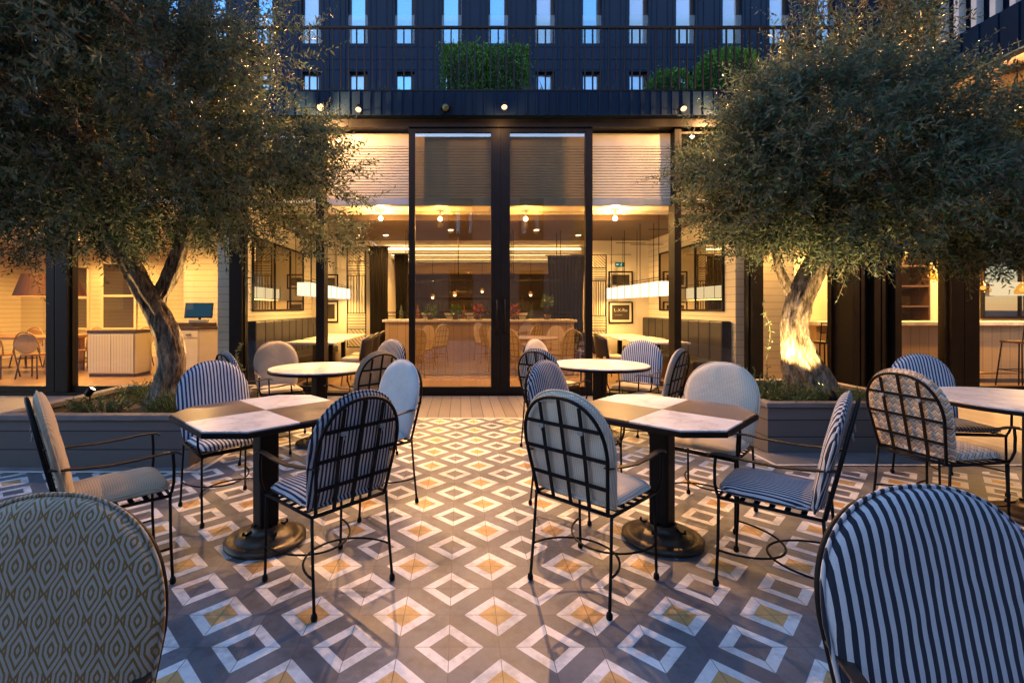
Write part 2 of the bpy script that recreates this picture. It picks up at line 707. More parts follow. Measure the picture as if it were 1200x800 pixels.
sheet('ground', [(-300, 300, -300, 300)], -.03, ground_m)
sheet('deck', [(-12, 12, 3.5, 7.46)], 0.0, deck_m)
BX0, BX1, BY0, BY1 = -2.12, 2.66, 3.96, 5.86
sheet('patio_floor', [(-9, 9, -5, BY0), (BX0, BX1, BY0, BY1)], .004, tile_m)
bw = .035
sheet('white_border', [(-9, BX0 - bw, BY0 - bw, BY0), (BX1 + bw, 9, BY0 + .14, BY0 + .14 + bw),
                       (BX0 - bw, BX0, BY0 - bw, BY1), (BX1, BX1 + bw, BY0 + .14, BY1), (BX0 - bw, BX1 + bw, BY1, BY1 + bw)], .008, white_stone)
sheet('kerb_strip', [(-9, BX0 - bw, BY0, 4.14), (BX1 + bw, 9, BY0 + .14 + bw, 4.46)], .0085, concrete)
sheet('dining_floor', [(-12, 17, 7.62, 20)], .012, floor_wood)

# ------------------------------------------------------------------ restaurant building
bld = thing('restaurant_building', 'dark framed restaurant with tall glass doors and warm lit dining rooms', 'building')
YF = 7.5


def part(name, m, par=bld):
    def _(mb):
        return mb.build(name, m, par)
    return _


# fascia with standing seams
mb = MB().box(-12, 7.04, 7.2, 7.48, 4.21, 4.56)
x = -11.9
while x < 7.0:
    mb.box(x, x + .018, 7.178, 7.1995, 4.215, 4.555)
    x += .155
mb.build('fascia', clad, bld)
MB().box(-12, 9.6, 7.34, 7.62, 4.09, 4.208).build('lintel', dark_metal, bld)
MB().box(-12, 12, 7.482, 12.6, 4.30, 4.55).build('roof_slab', concrete, bld)
MB().box(-12, 9.6, 7.40, 7.60, 0.0, .05).build('sill', dark_metal, bld)


def post(x0, x1, y0=7.40, y1=7.62, z0=.052, z1=4.088):
    return MB().box(x0, x1, y0, y1, z0, z1, .006).build('post', dark_metal, bld)


for a, b in ((-6.35, -6.22), (-6.21, -6.02), (-3.54, -3.35), (-2.21, -2.09), (3.27, 3.375), (4.46, 4.63), (7.51, 7.70), (7.71, 7.94), (9.3, 9.5)):
    post(a, b)


def framed_pane(name, x0, x1, z0, z1, yc, fr, g, par, mid=None, fr2=None):
    """a glazed panel: frame members butt end to end; pane is its own mesh under the frame"""
    l, r = fr, (fr2 or fr)
    mb = MB()
    mb.box(x0, x0 + l, yc - .04, yc + .04, z0, z1)
    mb.box(x1 - r, x1, yc - .04, yc + .04, z0, z1)
    mb.box(x0 + l, x1 - r, yc - .038, yc + .038, z0, z0 + .085)
    mb.box(x0 + l, x1 - r, yc - .038, yc + .038, z1 - .06, z1)
    o = mb.build(name, dark_metal, par)
    MB().box(x0 + l, x1 - r, yc - .006, yc + .006, z0 + .085, z1 - .06).build('pane', g, o)
    return o


dl = framed_pane('glass_door', -.794, .605, .052, 4.085, 7.42, .094, glass_tint, bld, fr2=.142)
dr = framed_pane('glass_door', .608, 2.01, .052, 4.085, 7.42, .142, glass_tint, bld, fr2=.105)
for o, xx in ((dl, .545), (dr, .668)):
    MB().tube([(xx, 7.355, .95), (xx, 7.335, .97), (xx, 7.335, 1.45), (xx, 7.355, 1.47)], .012).build('handle', dark_metal, o)
framed_pane('window', -3.345, -2.215, .052, 4.085, 7.5, .02, glass, bld)
framed_pane('window', 3.38, 4.455, .052, 4.085, 7.5, .02, glass, bld)
framed_pane('window', 4.635, 5.74, .052, 4.085, 7.5, .03, glass, bld)
framed_pane('window', 6.56, 7.505, .052, 4.085, 7.5, .03, glass, bld)
framed_pane('window', 7.945, 9.295, .052, 4.085, 7.5, .03, glass, bld)
framed_pane('window', -6.015, -3.545, .052, 4.085, 7.5, .03, glass, bld)
framed_pane('window', -9.6, -6.355, .052, 4.085, 7.5, .03, glass, bld)

# folded stack of door leaves
for k in range(5):
    x0 = 5.76 + k * .155
    y = 7.40 + (k % 2) * .05
    mb = MB().box(x0, x0 + .055, y - .30, y + .18, .06, 4.06, .004).box(x0 + .062, x0 + .128, y - .26, y + .14, .10, 4.02, .004)
    mb.build('folding_door', dark_metal, bld)

# roller shutters


def shutter(x0, x1, yc):
    mb = MB()
    mb.box(x0, x1, yc - .02, yc + .02, 3.86, 4.06)
    z = 3.86
    n = 19
    dz = (3.86 - 3.045) / n
    for k in range(n):
        zz = 3.86 - (k + 1) * dz
        mb.add([(x0, yc - .006, zz + dz), (x1, yc - .006, zz + dz), (x1, yc - .026, zz + dz * .72), (x0, yc - .026, zz + dz * .72),
                (x1, yc - .026, zz + dz * .22), (x0, yc - .026, zz + dz * .22), (x1, yc - .006, zz), (x0, yc - .006, zz)],
               [(0, 1, 2, 3), (3, 2, 4, 5), (5, 4, 6, 7)])
        mb.box(x0, x1, yc - .004, yc + .006, zz + .001, zz + dz - .001)
    o = mb.build('roller_shutter', shutter_m, bld)
    MB().box(x0, x1, yc - .03, yc + .02, 2.94, 3.043, .006).build('bottom_rail', steel, o)
    return o


shutter_m = plain('shutter_slats', (.50, .455, .38), .5, 0, .08, 3)
shutter(-2.085, -.80, 7.56)
shutter(-.79, .604, 7.58)
shutter(.609, 2.005, 7.58)
shutter(2.015, 3.265, 7.56)

# interior shell
mw = MB()
mw.box(-3.85, -3.45, 7.66, 11.2, .02, 4.05)
mw.build('interior_wall', panel_wall, bld)
MB().box(4.35, 4.75, 7.66, 11.2, .02, 4.05).build('interior_wall', panel_wall, bld)
MB().box(-3.85, -2.10, 11.205, 11.4, .02, 4.05).build('interior_wall', white_wall, bld)
MB().box(2.98, 4.75, 11.205, 11.4, .02, 4.05).build('interior_wall', white_wall, bld)
MB().box(-2.3, -2.1, 11.405, 17, .02, 2.9).build('interior_wall', white_wall, bld)
MB().box(3.2, 3.4, 11.405, 17, .02, 2.9).build('interior_wall', white_wall, bld)
MB().box(-2.095, 3.195, 16.6, 16.8, .02, 2.5).build('back_wall', dark_shelf, bld)
MB().box(-2.095, 3.195, 16.3, 16.8, 2.503, 2.9).build('bulkhead', white_wall, bld)
# ceilings
MB().box(-3.449, 4.349, 7.64, 8.6, 3.0, 3.06).build('ceiling', ceil_white, bld)
MB().box(-3.449, 4.349, 8.603, 11.2, 2.9, 3.1).build('ceiling', ceil_brown, bld)
mo = MB()
for y0, y1, zz in ((7.72, 7.76, 2.995), (8.30, 8.36, 2.995)):
    mo.box(-3.3, 4.2, y0, y1, zz - .03, zz + .003)
mo.build('ceiling_moulding', ceil_white, bld)
MB().box(-2.095, 3.195, 11.21, 16.6, 2.9, 3.1).build('ceiling', ceil_white, bld)
for yy in (12.4, 13.6, 14.8):
    MB().box(-2.0, 3.1, yy, yy + .28, 2.74, 2.897).build('ceiling_beam', ceil_white, bld)
# left room and right room
MB().box(-12, -3.853, 13.2, 13.4, .02, 4.05).build('interior_wall', panel_wall, bld)
MB().box(-12.2, -12.0, 7.66, 13.4, .02, 4.05).build('interior_wall', panel_wall, bld)
MB().box(-5.9, -3.853, 10.3, 10.45, .02, 3.0).build('interior_wall', panel_wall, bld)
MB().box(-11.99, -3.853, 7.66, 13.19, 3.0, 3.1).build('ceiling', ceil_white, bld)
MB().box(4.753, 17, 11.3, 11.5, .02, 4.05).build('interior_wall', white_wall, bld)
MB().box(17, 17.2, 7.66, 11.5, .02, 4.05).build('interior_wall', white_wall, bld)
MB().box(4.753, 16.99, 7.66, 11.29, 3.0, 3.1).build('ceiling', ceil_white, bld)
MB().box(4.753, 5.72, 8.3, 8.45, .02, 3.0).build('interior_wall', panel_wall, bld)

# right wing above: overhang with pale slats and a dark soffit
wing = thing('side_wing', 'dark side wing overhanging from the upper right with pale vertical slats', 'building')
MB().box(7.04, 10, -2, 7.47, 4.62, 5.20).build('fascia', clad, wing)
MB().box(7.10, 10, -2, 7.46, 4.56, 4.618).build('soffit', planks('soffit_boards', 0, .12, (.05, .036, .026), (.075, .055, .04), .012), wing)
MB().box(7.22, 10, -2, 9, 5.203, 9).build('wall', clad, wing)
sl = plain('pale_slat_paint', (.42, .43, .43), .5, 0, .08, 4)
slw = MB()
for k in range(34):
    yy = 7.40 - k * .235
    slw.box(7.06, 7.16, yy - .07, yy, 5.21, 8.6)
slw.build('slat_screen', sl, wing)
sf = MB()
for k in range(34):
    yy = 7.42 - k * .235
    sf.box(7.012, 7.038, yy - .16, yy - .06, 4.70, 5.19)
sf.build('fascia_ribs', clad, wing)
MB().box(9.6, 9.8, -2, 7.4, 0, 4.55).build('lower_wall', planks('louvre_wall', 2, .10, (.16, .14, .12), (.2, .17, .15), .014), wing)

# hotel building behind the terrace
hot = thing('hotel_building', 'dark navy clad upper building with rows of narrow blue windows', 'building')
YH = 12.6
sp = 55.0 * YH / FPX
ww = 23.0 * YH / FPX
wx = [(P(584 + 54.9 * k, 0, YH).x) for k in range(-12, 9)]
zr = [(5.3, P(0, 84, YH).z), (P(0, 51, YH).z, P(0, 51, YH).z + 2.35)]
hw = MB()
edges = []
xl = -16.0
for c in wx:
    hw.box(xl, c - ww / 2, YH, YH + .4, 4.0, 13)
    for z0, z1 in ((4.0, zr[0][0]), (zr[0][1], zr[1][0]), (zr[1][1], 13)):
        hw.box(c - ww / 2, c + ww / 2, YH + .001, YH + .4, z0, z1)
    xl = c + ww / 2
hw.box(xl, 16, YH, YH + .4, 4.0, 13)
# standing seams
for c in wx:
    for dx in (-.47, -.33, .33 , .47):
        hw.box(c + dx - .008, c + dx + .008, YH - .022, YH - .0005, 4.56, 13)
for zz in (zr[0][1] + .04, zr[1][0] - .10, zr[1][0] - .42):
    hw.box(-16, 16, YH - .012, YH - .0004, zz, zz + .02)
hw.build('wall', clad, hot)
for r, (z0, z1) in enumerate(zr):
    for k, c in enumerate(wx):
        px = 540 + FPX * c / YH
        if px < 150 or px > 1080:
            continue
        fm = MB()
        x0, x1 = c - ww / 2, c + ww / 2
        fm.box(x0 + .001, x0 + .05, YH + .10, YH + .2, z0 + .001, z1 - .001)
        fm.box(x1 - .085, x1 - .001, YH + .10, YH + .2, z0 + .001, z1 - .001)
        fm.box(x0 + .051, x1 - .086, YH + .10, YH + .2, z0 + .001, z0 + .03)
        fm.box(x0 + .051, x1 - .086, YH + .10, YH + .2, z1 - .03, z1 - .001)
        f = fm.build('window', dark_metal, hot)
        curt = (k % 5 in (3,)) or k > 14 or (r == 0 and k % 3 != 1)
        tilt = random.uniform(-.012, .012)
        pn = MB().add([(x0 + .051, YH + .15 + tilt, z0 + .03), (x1 - .086, YH + .15 - tilt, z0 + .03), (x1 - .086, YH + .15 - tilt, z1 - .03), (x0 + .051, YH + .15 + tilt, z1 - .03),
                       (x0 + .051, YH + .17 + tilt, z0 + .03), (x1 - .086, YH + .17 - tilt, z0 + .03), (x1 - .086, YH + .17 - tilt, z1 - .03), (x0 + .051, YH + .17 + tilt, z1 - .03)],
                      [(0, 1, 2, 3), (7, 6, 5, 4), (0, 4, 5, 1), (1, 5, 6, 2), (2, 6, 7, 3), (3, 7, 4, 0)])
        pn.build('pane', win_curtain if curt else win_mirror, f)
        if r == 1:
            gl = MB().box(x0 + .002, x1 - .002, YH + .02, YH + .035, z0 + .002, z0 + .75)
            gl.build('glass_guard', glass, f)

# terrace railing
ral = thing('terrace_railing', 'black metal railing of thin upright bars along the terrace edge', 'railing', (0, 7.26, 4.56))
MB().box(-11, 7.0, -.025, .025, .97, 1.0).build('top_rail', dark_metal, ral)
MB().box(-11, 7.0, -.015, .015, .03, .05).build('bottom_rail', dark_metal, ral)
rb = MB()
x = -7.0
while x < 7.0:
    rb.box(x, x + .020, -.012, .012, .051, .969)
    x += .118
rb.build('bar_grille', dark_metal, ral)


# dark building across the courtyard: its reflection stands in the glass doors
opp = thing('courtyard_building', 'dark building across the courtyard, mirrored in the upper glass of the doors', 'building', (0, -8.5, 0))
ow = MB()
ox = [-17 + 3.4 * k for k in range(11)]
xl = -24
for q in ox:
    ow.box(xl, q - .6, -.4, 0, 0, 9.6)
    for z0, z1 in ((0, 1.2), (3.2, 4.6), (6.6, 9.6)):
        ow.box(q - .6, q + .6, -.4, -.001, z0, z1)
    xl = q + .6
ow.box(xl, 24, -.4, 0, 0, 9.6)
ow.build('wall', plain('courtyard_render', (.10, .095, .09), .8, 0, .2, 1.5), opp)
lit_win = emit('lit_window', (1.0, .66, .32), .7)
for i, q in enumerate(ox):
    for j, (z0, z1) in enumerate(((1.2, 3.2), (4.6, 6.6))):
        f = MB().box(q - .599, q - .54, -.2, -.1, z0 + .001, z1 - .001).box(q + .54, q + .599, -.2, -.1, z0 + .001, z1 - .001).box(q - .539, q + .539, -.2, -.1, z0 + .001, z0 + .06).box(q - .539, q + .539, -.2, -.1, z1 - .06, z1 - .001)
        f = f.build('window', dark_metal, opp)
        MB().box(q - .539, q + .539, -.17, -.14, z0 + .06, z1 - .06).build('pane', lit_win if (i * 2 + j * 3) % 7 == 0 else dark_pane, f)


# ------------------------------------------------------------------ leaves
def leaf_mesh(name, pos, axis, L, W, m, parent=None, fold=.15):
    """pos,axis: (n,3); L,W arrays -> two-triangle folded blades (rhombus leaf, 4 verts 2 tris each)"""
    n = len(pos)
    ax = axis / np.linalg.norm(axis, axis=1, keepdims=True)
    rv = rng.normal(size=(n, 3))
    rv[:, 2] *= .6
    side = np.cross(ax, rv)
    side /= np.linalg.norm(side, axis=1, keepdims=True) + 1e-9
    nor = np.cross(side, ax)
    flip = nor[:, 2] < 0
    side[flip] *= -1
    nor[flip] *= -1
    L = L[:, None]
    W = W[:, None]
    a = pos
    b = pos + ax * L * .5 + side * W * .5 + nor * W * fold
    c = pos + ax * L - nor * L * .10
    d = pos + ax * L * .5 - side * W * .5 + nor * W * fold
    v = np.stack([a, b, c, d], 1).reshape(-1, 3)
    idx = np.arange(n)[:, None] * 4
    tri = np.concatenate([idx + [0, 1, 2], idx + [0, 2, 3]], 1).reshape(-1)
    me = bpy.data.meshes.new(name)
    me.vertices.add(n * 4)
    me.vertices.foreach_set('co', v.astype(np.float32).ravel())
    me.loops.add(n * 6)
    me.loops.foreach_set('vertex_index', tri.astype(np.int32))
    me.polygons.add(n * 2)
    me.polygons.foreach_set('loop_start', np.arange(0, n * 6, 3, dtype=np.int32))
    me.polygons.foreach_set('loop_total', np.full(n * 2, 3, dtype=np.int32))
    me.update(calc_edges=True)
    me.validate()
    me.materials.append(m)
    o = bpy.data.objects.new(name, me)
    COL.objects.link(o)
    if parent is not None:
        o.parent = parent
    return o


def gnarl(mb, pts, rads, n=28, seed=0, amp=.16, step=.03):
    """trunk or limb: ridged, twisted tube through pts with radii rads"""
    pts = [Vector(p) for p in pts]
    # resample with catmull-rom
    P2, R2 = [], []
    for i in range(len(pts) - 1):
        p0, p1, p2, p3 = pts[max(i - 1, 0)], pts[i], pts[i + 1], pts[min(i + 2, len(pts) - 1)]
        st = max(3, int((p2 - p1).length / step))
        for k in range(st):
            u = k / st
            q = .5 * ((2 * p1) + (p2 - p0) * u + (2 * p0 - 5 * p1 + 4 * p2 - p3) * u * u + (3 * p1 - p0 - 3 * p2 + p3) * u ** 3)
            P2.append(q)
            R2.append(rads[i] + (rads[i + 1] - rads[i]) * u)
    P2.append(pts[-1])
    R2.append(rads[-1])
    vs, fs = [], []
    m = len(P2)
    for i, (p, r) in enumerate(zip(P2, R2)):
        tg = (P2[min(i + 1, m - 1)] - P2[max(i - 1, 0)]).normalized()
        sx = tg.cross(Vector((.13, 1, .05))).normalized()
        sy = tg.cross(sx)
        for k in range(n):
            a = 2 * PI * k / n
            dv = sx * math.cos(a) + sy * math.sin(a)
            tw = a + p.z * 1.3
            lob = math.sin(3 * tw + seed) * .5 + math.sin(5 * tw + 1.7 * seed) * .35
            nz = noise.noise(Vector((dv.x * 2.2 + seed, dv.y * 2.2, p.z * 2.2))) + .5 * noise.noise(Vector((dv.x * 6 + seed, dv.y * 6, p.z * 5)))
            fine_ = noise.noise(Vector((a * 3.2 + p.z * 2, p.z * 4.5, seed))) * .55 + noise.noise(Vector((a * 7 + p.z * 3, p.z * 13, seed + 5))) * .35
            rr = r * (1 + amp * lob * .6 + amp * 1.2 * nz + amp * .75 * fine_)
            vs.append(p + dv * rr)
    for i in range(m - 1):
        for k in range(n):
            j = (k + 1) % n
            fs.append((i * n + k, (i + 1) * n + k, (i + 1) * n + j, i * n + j))
    fs.append(tuple(range(n - 1, -1, -1)))
    fs.append(tuple(range((m - 1) * n, m * n)))
    mb.add(vs, fs, True)


def olive(label, base, trunks, ells, ntw, seed, spray=()):
    r = np.random.default_rng(seed)
    root = thing('olive_tree', label, 'tree', base)
    b = Vector(base)
    tm = MB()
    for pts, rads in trunks:
        gnarl(tm, [Vector(p) - b for p in pts], rads, 64, seed * .7, .2, .016)
    tops = [Vector(pts[-1]) - b for pts, _ in trunks]
    # main limbs reaching into the crown
    vols = np.array([e[2][0] * e[2][1] * e[2][2] * e[3] for e in [(0, e[0], e[1], e[2]) for e in ells]])
    k = 0
    limb_pts = []
    for c, rad, wt in ells:
        nl = 7 if rad[0] > 1.3 else 4
        for _ in range(nl):
            dirv = Vector(r.normal(size=3))
            dirv.z = abs(dirv.z) * .8 - .1
            dirv.normalize()
            end = Vector(c) - b + Vector((dirv.x * rad[0], dirv.y * rad[1], dirv.z * rad[2])) * .75
            st = min(tops, key=lambda q: (q - end).length)
            mid = st.lerp(end, .5) + Vector(r.normal(size=3)) * .15 + Vector((0, 0, .12))
            gnarl(tm, [st, st.lerp(mid, .5) + Vector(r.normal(size=3)) * .05, mid, mid.lerp(end, .5) + Vector(r.normal(size=3)) * .08, end], [.06, .045, .032, .02, .008], 7, k, .1)
            k += 1
    tm.build('trunk', bark, root)
    # twigs
    wts = np.array([rad[0] * rad[1] * rad[2] * wt for c, rad, wt in ells])
    wts = wts / wts.sum()
    pos, axi, LL, WW = [], [], [], []
    twm = MB()
    centre = np.array(tops[0]) + np.array([0, 0, .2])
    cnt = 0
    tries = 0
    while cnt < ntw and tries < ntw * 8:
        tries += 1
        e = ells[r.choice(len(ells), p=wts)]
        q = r.normal(size=3)
        q /= np.linalg.norm(q)
        rr = r.uniform(.25, 1.0) ** .45
        p = np.array(e[0]) - np.array(base) + q * rr * np.array(e[1])
        # clumps and gaps
        nv = noise.noise(Vector(p * 1.5 + seed)) + .55 * noise.noise(Vector(p * 3.6 + seed))
        if nv < .0 + .25 * (rr - .8) and r.random() < .93:
            continue
        out = p - centre
        out /= np.linalg.norm(out) + 1e-6
        d = out * .75 + q * .45 + r.normal(size=3) * .45 + np.array([0, 0, .12])
        d /= np.linalg.norm(d)
        ln = r.uniform(.16, .40)
        nleaf = int(ln / .017)
        tt = np.linspace(.05, 1, nleaf)
        droop = np.array([0, 0, -.10]) * r.uniform(-.6, 1.2)
        bend = r.normal(size=3) * .06
        pts = p + d * (tt * ln)[:, None] + (droop + bend)[None] * (tt ** 2)[:, None] * ln * 3
        u = np.cross(d, r.normal(size=3))
        u /= np.linalg.norm(u) + 1e-9
        w_ = np.cross(d, u)
        ang = np.arange(nleaf) * 2.4 + r.uniform(0, 6)
        radial = u * np.cos(ang)[:, None] + w_ * np.sin(ang)[:, None]
        la = d * .6 + radial * .95 + r.normal(size=(nleaf, 3)) * .18
        pos.append(pts)
        axi.append(la)
        lsz = r.uniform(.048, .084, nleaf) * (1 - .35 * tt ** 3)
        LL.append(lsz)
        WW.append(lsz * r.uniform(.23, .33, nleaf))
        if cnt % 2 == 0:
            twm.tube([tuple(p - d * .12), tuple(pts[nleaf // 2]), tuple(pts[-1])], [.004, .003, .0015], 3)
        cnt += 1
    tw = twm.build('twigs', bark, None)
    pos = np.concatenate(pos)
    cr = leaf_mesh('crown', pos, np.concatenate(axi), np.concatenate(LL), np.concatenate(WW), olive_leaf, root)
    tw.name = 'twig'
    tw.parent = cr
    return root


olive('gnarled olive tree with a dark leaning forked trunk in the planter on the left',
      (-3.02, 4.9, .40),
      [([(-3.02, 4.9, .30), (-2.98, 4.9, .55), (-2.93, 4.9, .80), (-2.97, 4.9, 1.05), (-3.08, 4.9, 1.30), (-3.22, 4.88, 1.58), (-3.36, 4.86, 1.88), (-3.50, 4.82, 2.2), (-3.6, 4.75, 2.7)],
        [.20, .138, .120, .112, .105, .098, .092, .085, .06]),
       ([(-3.10, 4.95, 1.32), (-3.08, 4.98, 1.48), (-3.00, 5.0, 1.66), (-2.92, 5.0, 1.9), (-2.85, 5.0, 2.15), (-2.75, 5.0, 2.6)], [.06, .078, .078, .074, .068, .05])],
      [((-3.5, 4.5, 3.20), (1.75, 1.5, 1.25), 1.0),
       ((-3.7, 3.7, 3.8), (1.5, 1.1, 1.1), 1.0),
       ((-2.75, 2.75, 3.45), (.95, .5, .75), 1.0),
       ((-2.35, 4.75, 2.85), (1.0, 1.2, .85), 1.1),
       ((-1.55, 5.2, 2.6), (.50, .55, .70), .9),
       ((-2.5, 4.6, 4.0), (1.05, .9, .9), .22),
       ((-4.6, 4.9, 2.6), (1.2, 1.0, .75), 1.0)], 8300, 3)

olive('olive tree with a brightly lit single trunk in the planter near the folded dark doors',
      (3.75, 5.2, .42),
      [([(3.78, 5.2, .34), (3.73, 5.2, .58), (3.63, 5.2, .85), (3.59, 5.2, 1.06), (3.60, 5.2, 1.27), (3.68, 5.2, 1.53), (3.83, 5.2, 1.80), (3.96, 5.2, 2.06), (4.05, 5.2, 2.6)],
        [.25, .205, .155, .132, .118, .108, .110, .10, .07]),
       ([(3.62, 5.23, 1.36), (3.52, 5.25, 1.62), (3.45, 5.27, 1.85), (3.35, 5.3, 2.3)], [.045, .045, .035, .022])],
      [((3.78, 5.05, 2.88), (1.35, 1.25, .88), 1.0),
       ((4.1, 5.1, 4.15), (.60, .7, .95), .9),
       ((3.22, 5.1, 2.8), (.72, .85, .80), .9),
       ((5.25, 5.1, 2.55), (.95, .7, .68), .95),
       ((5.6, 4.8, 2.35), (.9, .85, .55), .9),
       ((4.2, 4.6, 2.35), (1.3, .9, .5), .8)], 7600, 5)


# ------------------------------------------------------------------ planters
def planter(label, x0, x1, y0, y1, h):
    root = thing('planter_box', label, 'planter', ((x0 + x1) / 2, (y0 + y1) / 2, 0))
    X, Y = (x1 - x0) / 2, (y1 - y0) / 2
    th = .06
    mb = MB()
    mb.box(-X, X, -Y, -Y + th, .01, h - .045)
    mb.box(-X, X, Y - th, Y, .01, h - .045)
    mb.box(-X, -X + th, -Y + th, Y - th, .01, h - .045)
    mb.box(X - th, X, -Y + th, Y - th, .01, h - .045)
    mb.build('side_boards', board_m, root)
    rm = MB()
    e = .02
    rm.box(-X - e, X + e, -Y - e, -Y + .09, h - .043, h, .006)
    rm.box(-X - e, X + e, Y - .09, Y + e, h - .043, h, .006)
    rm.box(-X - e, -X + .09, -Y + .093, Y - .093, h - .043, h, .006)
    rm.box(X - .09, X + e, -Y + .093, Y - .093, h - .043, h, .006)
    rm.build('rim', rim_m, root)
    s = MB()
    n = 14
    vs, fs = [], []
    for i in range(n + 1):
        for j in range(n + 1):
            px = -X + th + (2 * X - 2 * th) * i / n
            py = -Y + th + (2 * Y - 2 * th) * j / n
            vs.append((px, py, h - .09 + .05 * noise.noise(Vector((px * 3 + x0, py * 3, 0)))))
    for i in range(n):
        for j in range(n):
            a = i * (n + 1) + j
            fs.append((a, a + n + 1, a + n + 2, a + 1))
    s.add(vs, fs, True).build('soil', soil, root)
    return root


rim_m = plain('planter_rim', (.16, .145, .14), .6, 0, .25, 5, .15, 60)
planter('grey timber planter box under the leaning dark olive tree', -3.92, -2.28, 4.06, 5.66, .445)
planter('grey timber planter box under the brightly lit olive tree', 2.83, 4.42, 4.46, 5.95, .47)


def shrub(label, x, y, z, r, h, n, seed, group='low shrubs in the planters', tall=False):
    rr = np.random.default_rng(seed)
    root = thing('low_shrub', label, 'shrub', (x, y, z), 0, group)
    pos, ax, L, W = [], [], [], []
    st = MB()
    for k in range(n):
        a = rr.uniform(0, 2 * PI)
        q = math.sqrt(rr.uniform(0, 1)) * r
        hh = h * rr.uniform(.5, 1.1) * (1 - .5 * (q / r) ** 2)
        b = np.array([q * .6 * math.cos(a), q * .6 * math.sin(a), -.02])
        e = np.array([q * 1.15 * math.cos(a), q * 1.15 * math.sin(a), hh])
        m = 16
        tt = np.linspace(.15, 1, m)[:, None]
        pts = b + (e - b) * tt
        pos.append(pts)
        ax.append((e - b)[None] / np.linalg.norm(e - b) * .9 + rr.normal(size=(m, 3)) * .55)
        l = rr.uniform(.025, .05, m)
        L.append(l)
        W.append(l * .22)
        st.tube([tuple(b), tuple(e)], [.003, .0015], 3)
    leaf_mesh('foliage', np.concatenate(pos), np.concatenate(ax), np.concatenate(L), np.concatenate(W), herb_leaf, root)
    st.build('stem', herb_leaf, root)
    return root


shrub('low dark shrub at the front of the planter right of the glowing ground light', -3.35, 4.55, .37, .28, .18, 70, 1)
shrub('low feathery shrub at the foot of the leaning dark trunk', -2.72, 4.6, .37, .27, .2, 80, 2)
shrub('low shrub on the far edge of the planter behind the leaning dark trunk', -3.4, 5.3, .37, .3, .2, 70, 3)
shrub('bushy green herb shrub left of the brightly lit trunk', 3.13, 4.78, .40, .30, .26, 130, 4)
shrub('low green shrub in front of the brightly lit trunk', 3.62, 4.78, .40, .28, .17, 90, 5)
shrub('low shrub right of the brightly lit trunk by the timber edge', 4.08, 4.85, .40, .26, .13, 70, 6)
shrub('taller yellow green shrub behind the white chair at the planter corner', 3.02, 5.15, .40, .2, .36, 50, 7)


def tall_stem(label, x, y, z, h, seed):
    rr = np.random.default_rng(seed)
    root = thing('climbing_stem', label, 'plant', (x, y, z))
    pts = [(.05 * math.sin(k * .9 + seed) * k / 8, .02 * math.cos(k), h * k / 10) for k in range(11)]
    MB().tube(pts, [.006 - .0004 * k for k in range(11)], 5).build('stem', bark, root)
    pos = np.array([pts[int(i)] for i in rr.uniform(3, 10.9, 40)])
    ax = rr.normal(size=(40, 3)) + np.array([0, 0, .3])
    l = rr.uniform(.03, .06, 40)
    leaf_mesh('foliage', pos, ax, l, l * .35, herb_leaf, root)


tall_stem('thin bare climbing stem against the white pier left of the lit trunk', 3.36, 5.3, .42, .95, 2)
tall_stem('thin leafy stem behind the blue striped chair at the left planter', -2.42, 5.3, .38, .55, 4)


def uplight(label, x, y, z, target, watts, deg=80):
    root = thing('ground_spotlight', label, 'spotlight', (x, y, z), 0, 'ground spotlights in the planters')
    d = (Vector(target) - Vector((x, y, z + .08))).normalized()
    M = Matrix.Translation((0, 0, .08)) @ d.to_track_quat('Z', 'Y').to_matrix().to_4x4()
    MB().tube([(0, 0, -.05), (0, 0, .06)], .008).build('stake', iron, root)
    MB().lathe([(.02, -.05), (.032, -.04), (.034, .045), (.030, .046), (.030, .03)], 16, (0, 0, 0), M).build('housing', iron, root)
    MB().lathe([(.029, .031), (.029, .034)], 16, (0, 0, 0), M).build('lens', uplens, root)
    spot('uplight_beam', Vector((x, y, z + .08)) + d * .06, target, watts, deg, .5, (1.0, .66, .26), root, .03)


uplight('small ground spotlight glowing among plants left of the dark trunk', -3.74, 4.88, .42, (-3.12, 4.98, 1.3), 200, 56)
uplight('small ground spotlight hidden behind the leaning dark trunk', -2.55, 5.35, .40, (-2.95, 4.95, 1.6), 260, 58)
uplight('small black ground spotlight in front of the brightly lit trunk', 3.55, 4.62, .42, (3.68, 5.25, 1.75), 300, 84)
uplight('small ground spotlight left of the brightly lit trunk', 3.2, 5.1, .42, (3.75, 5.2, 1.6), 240, 60)


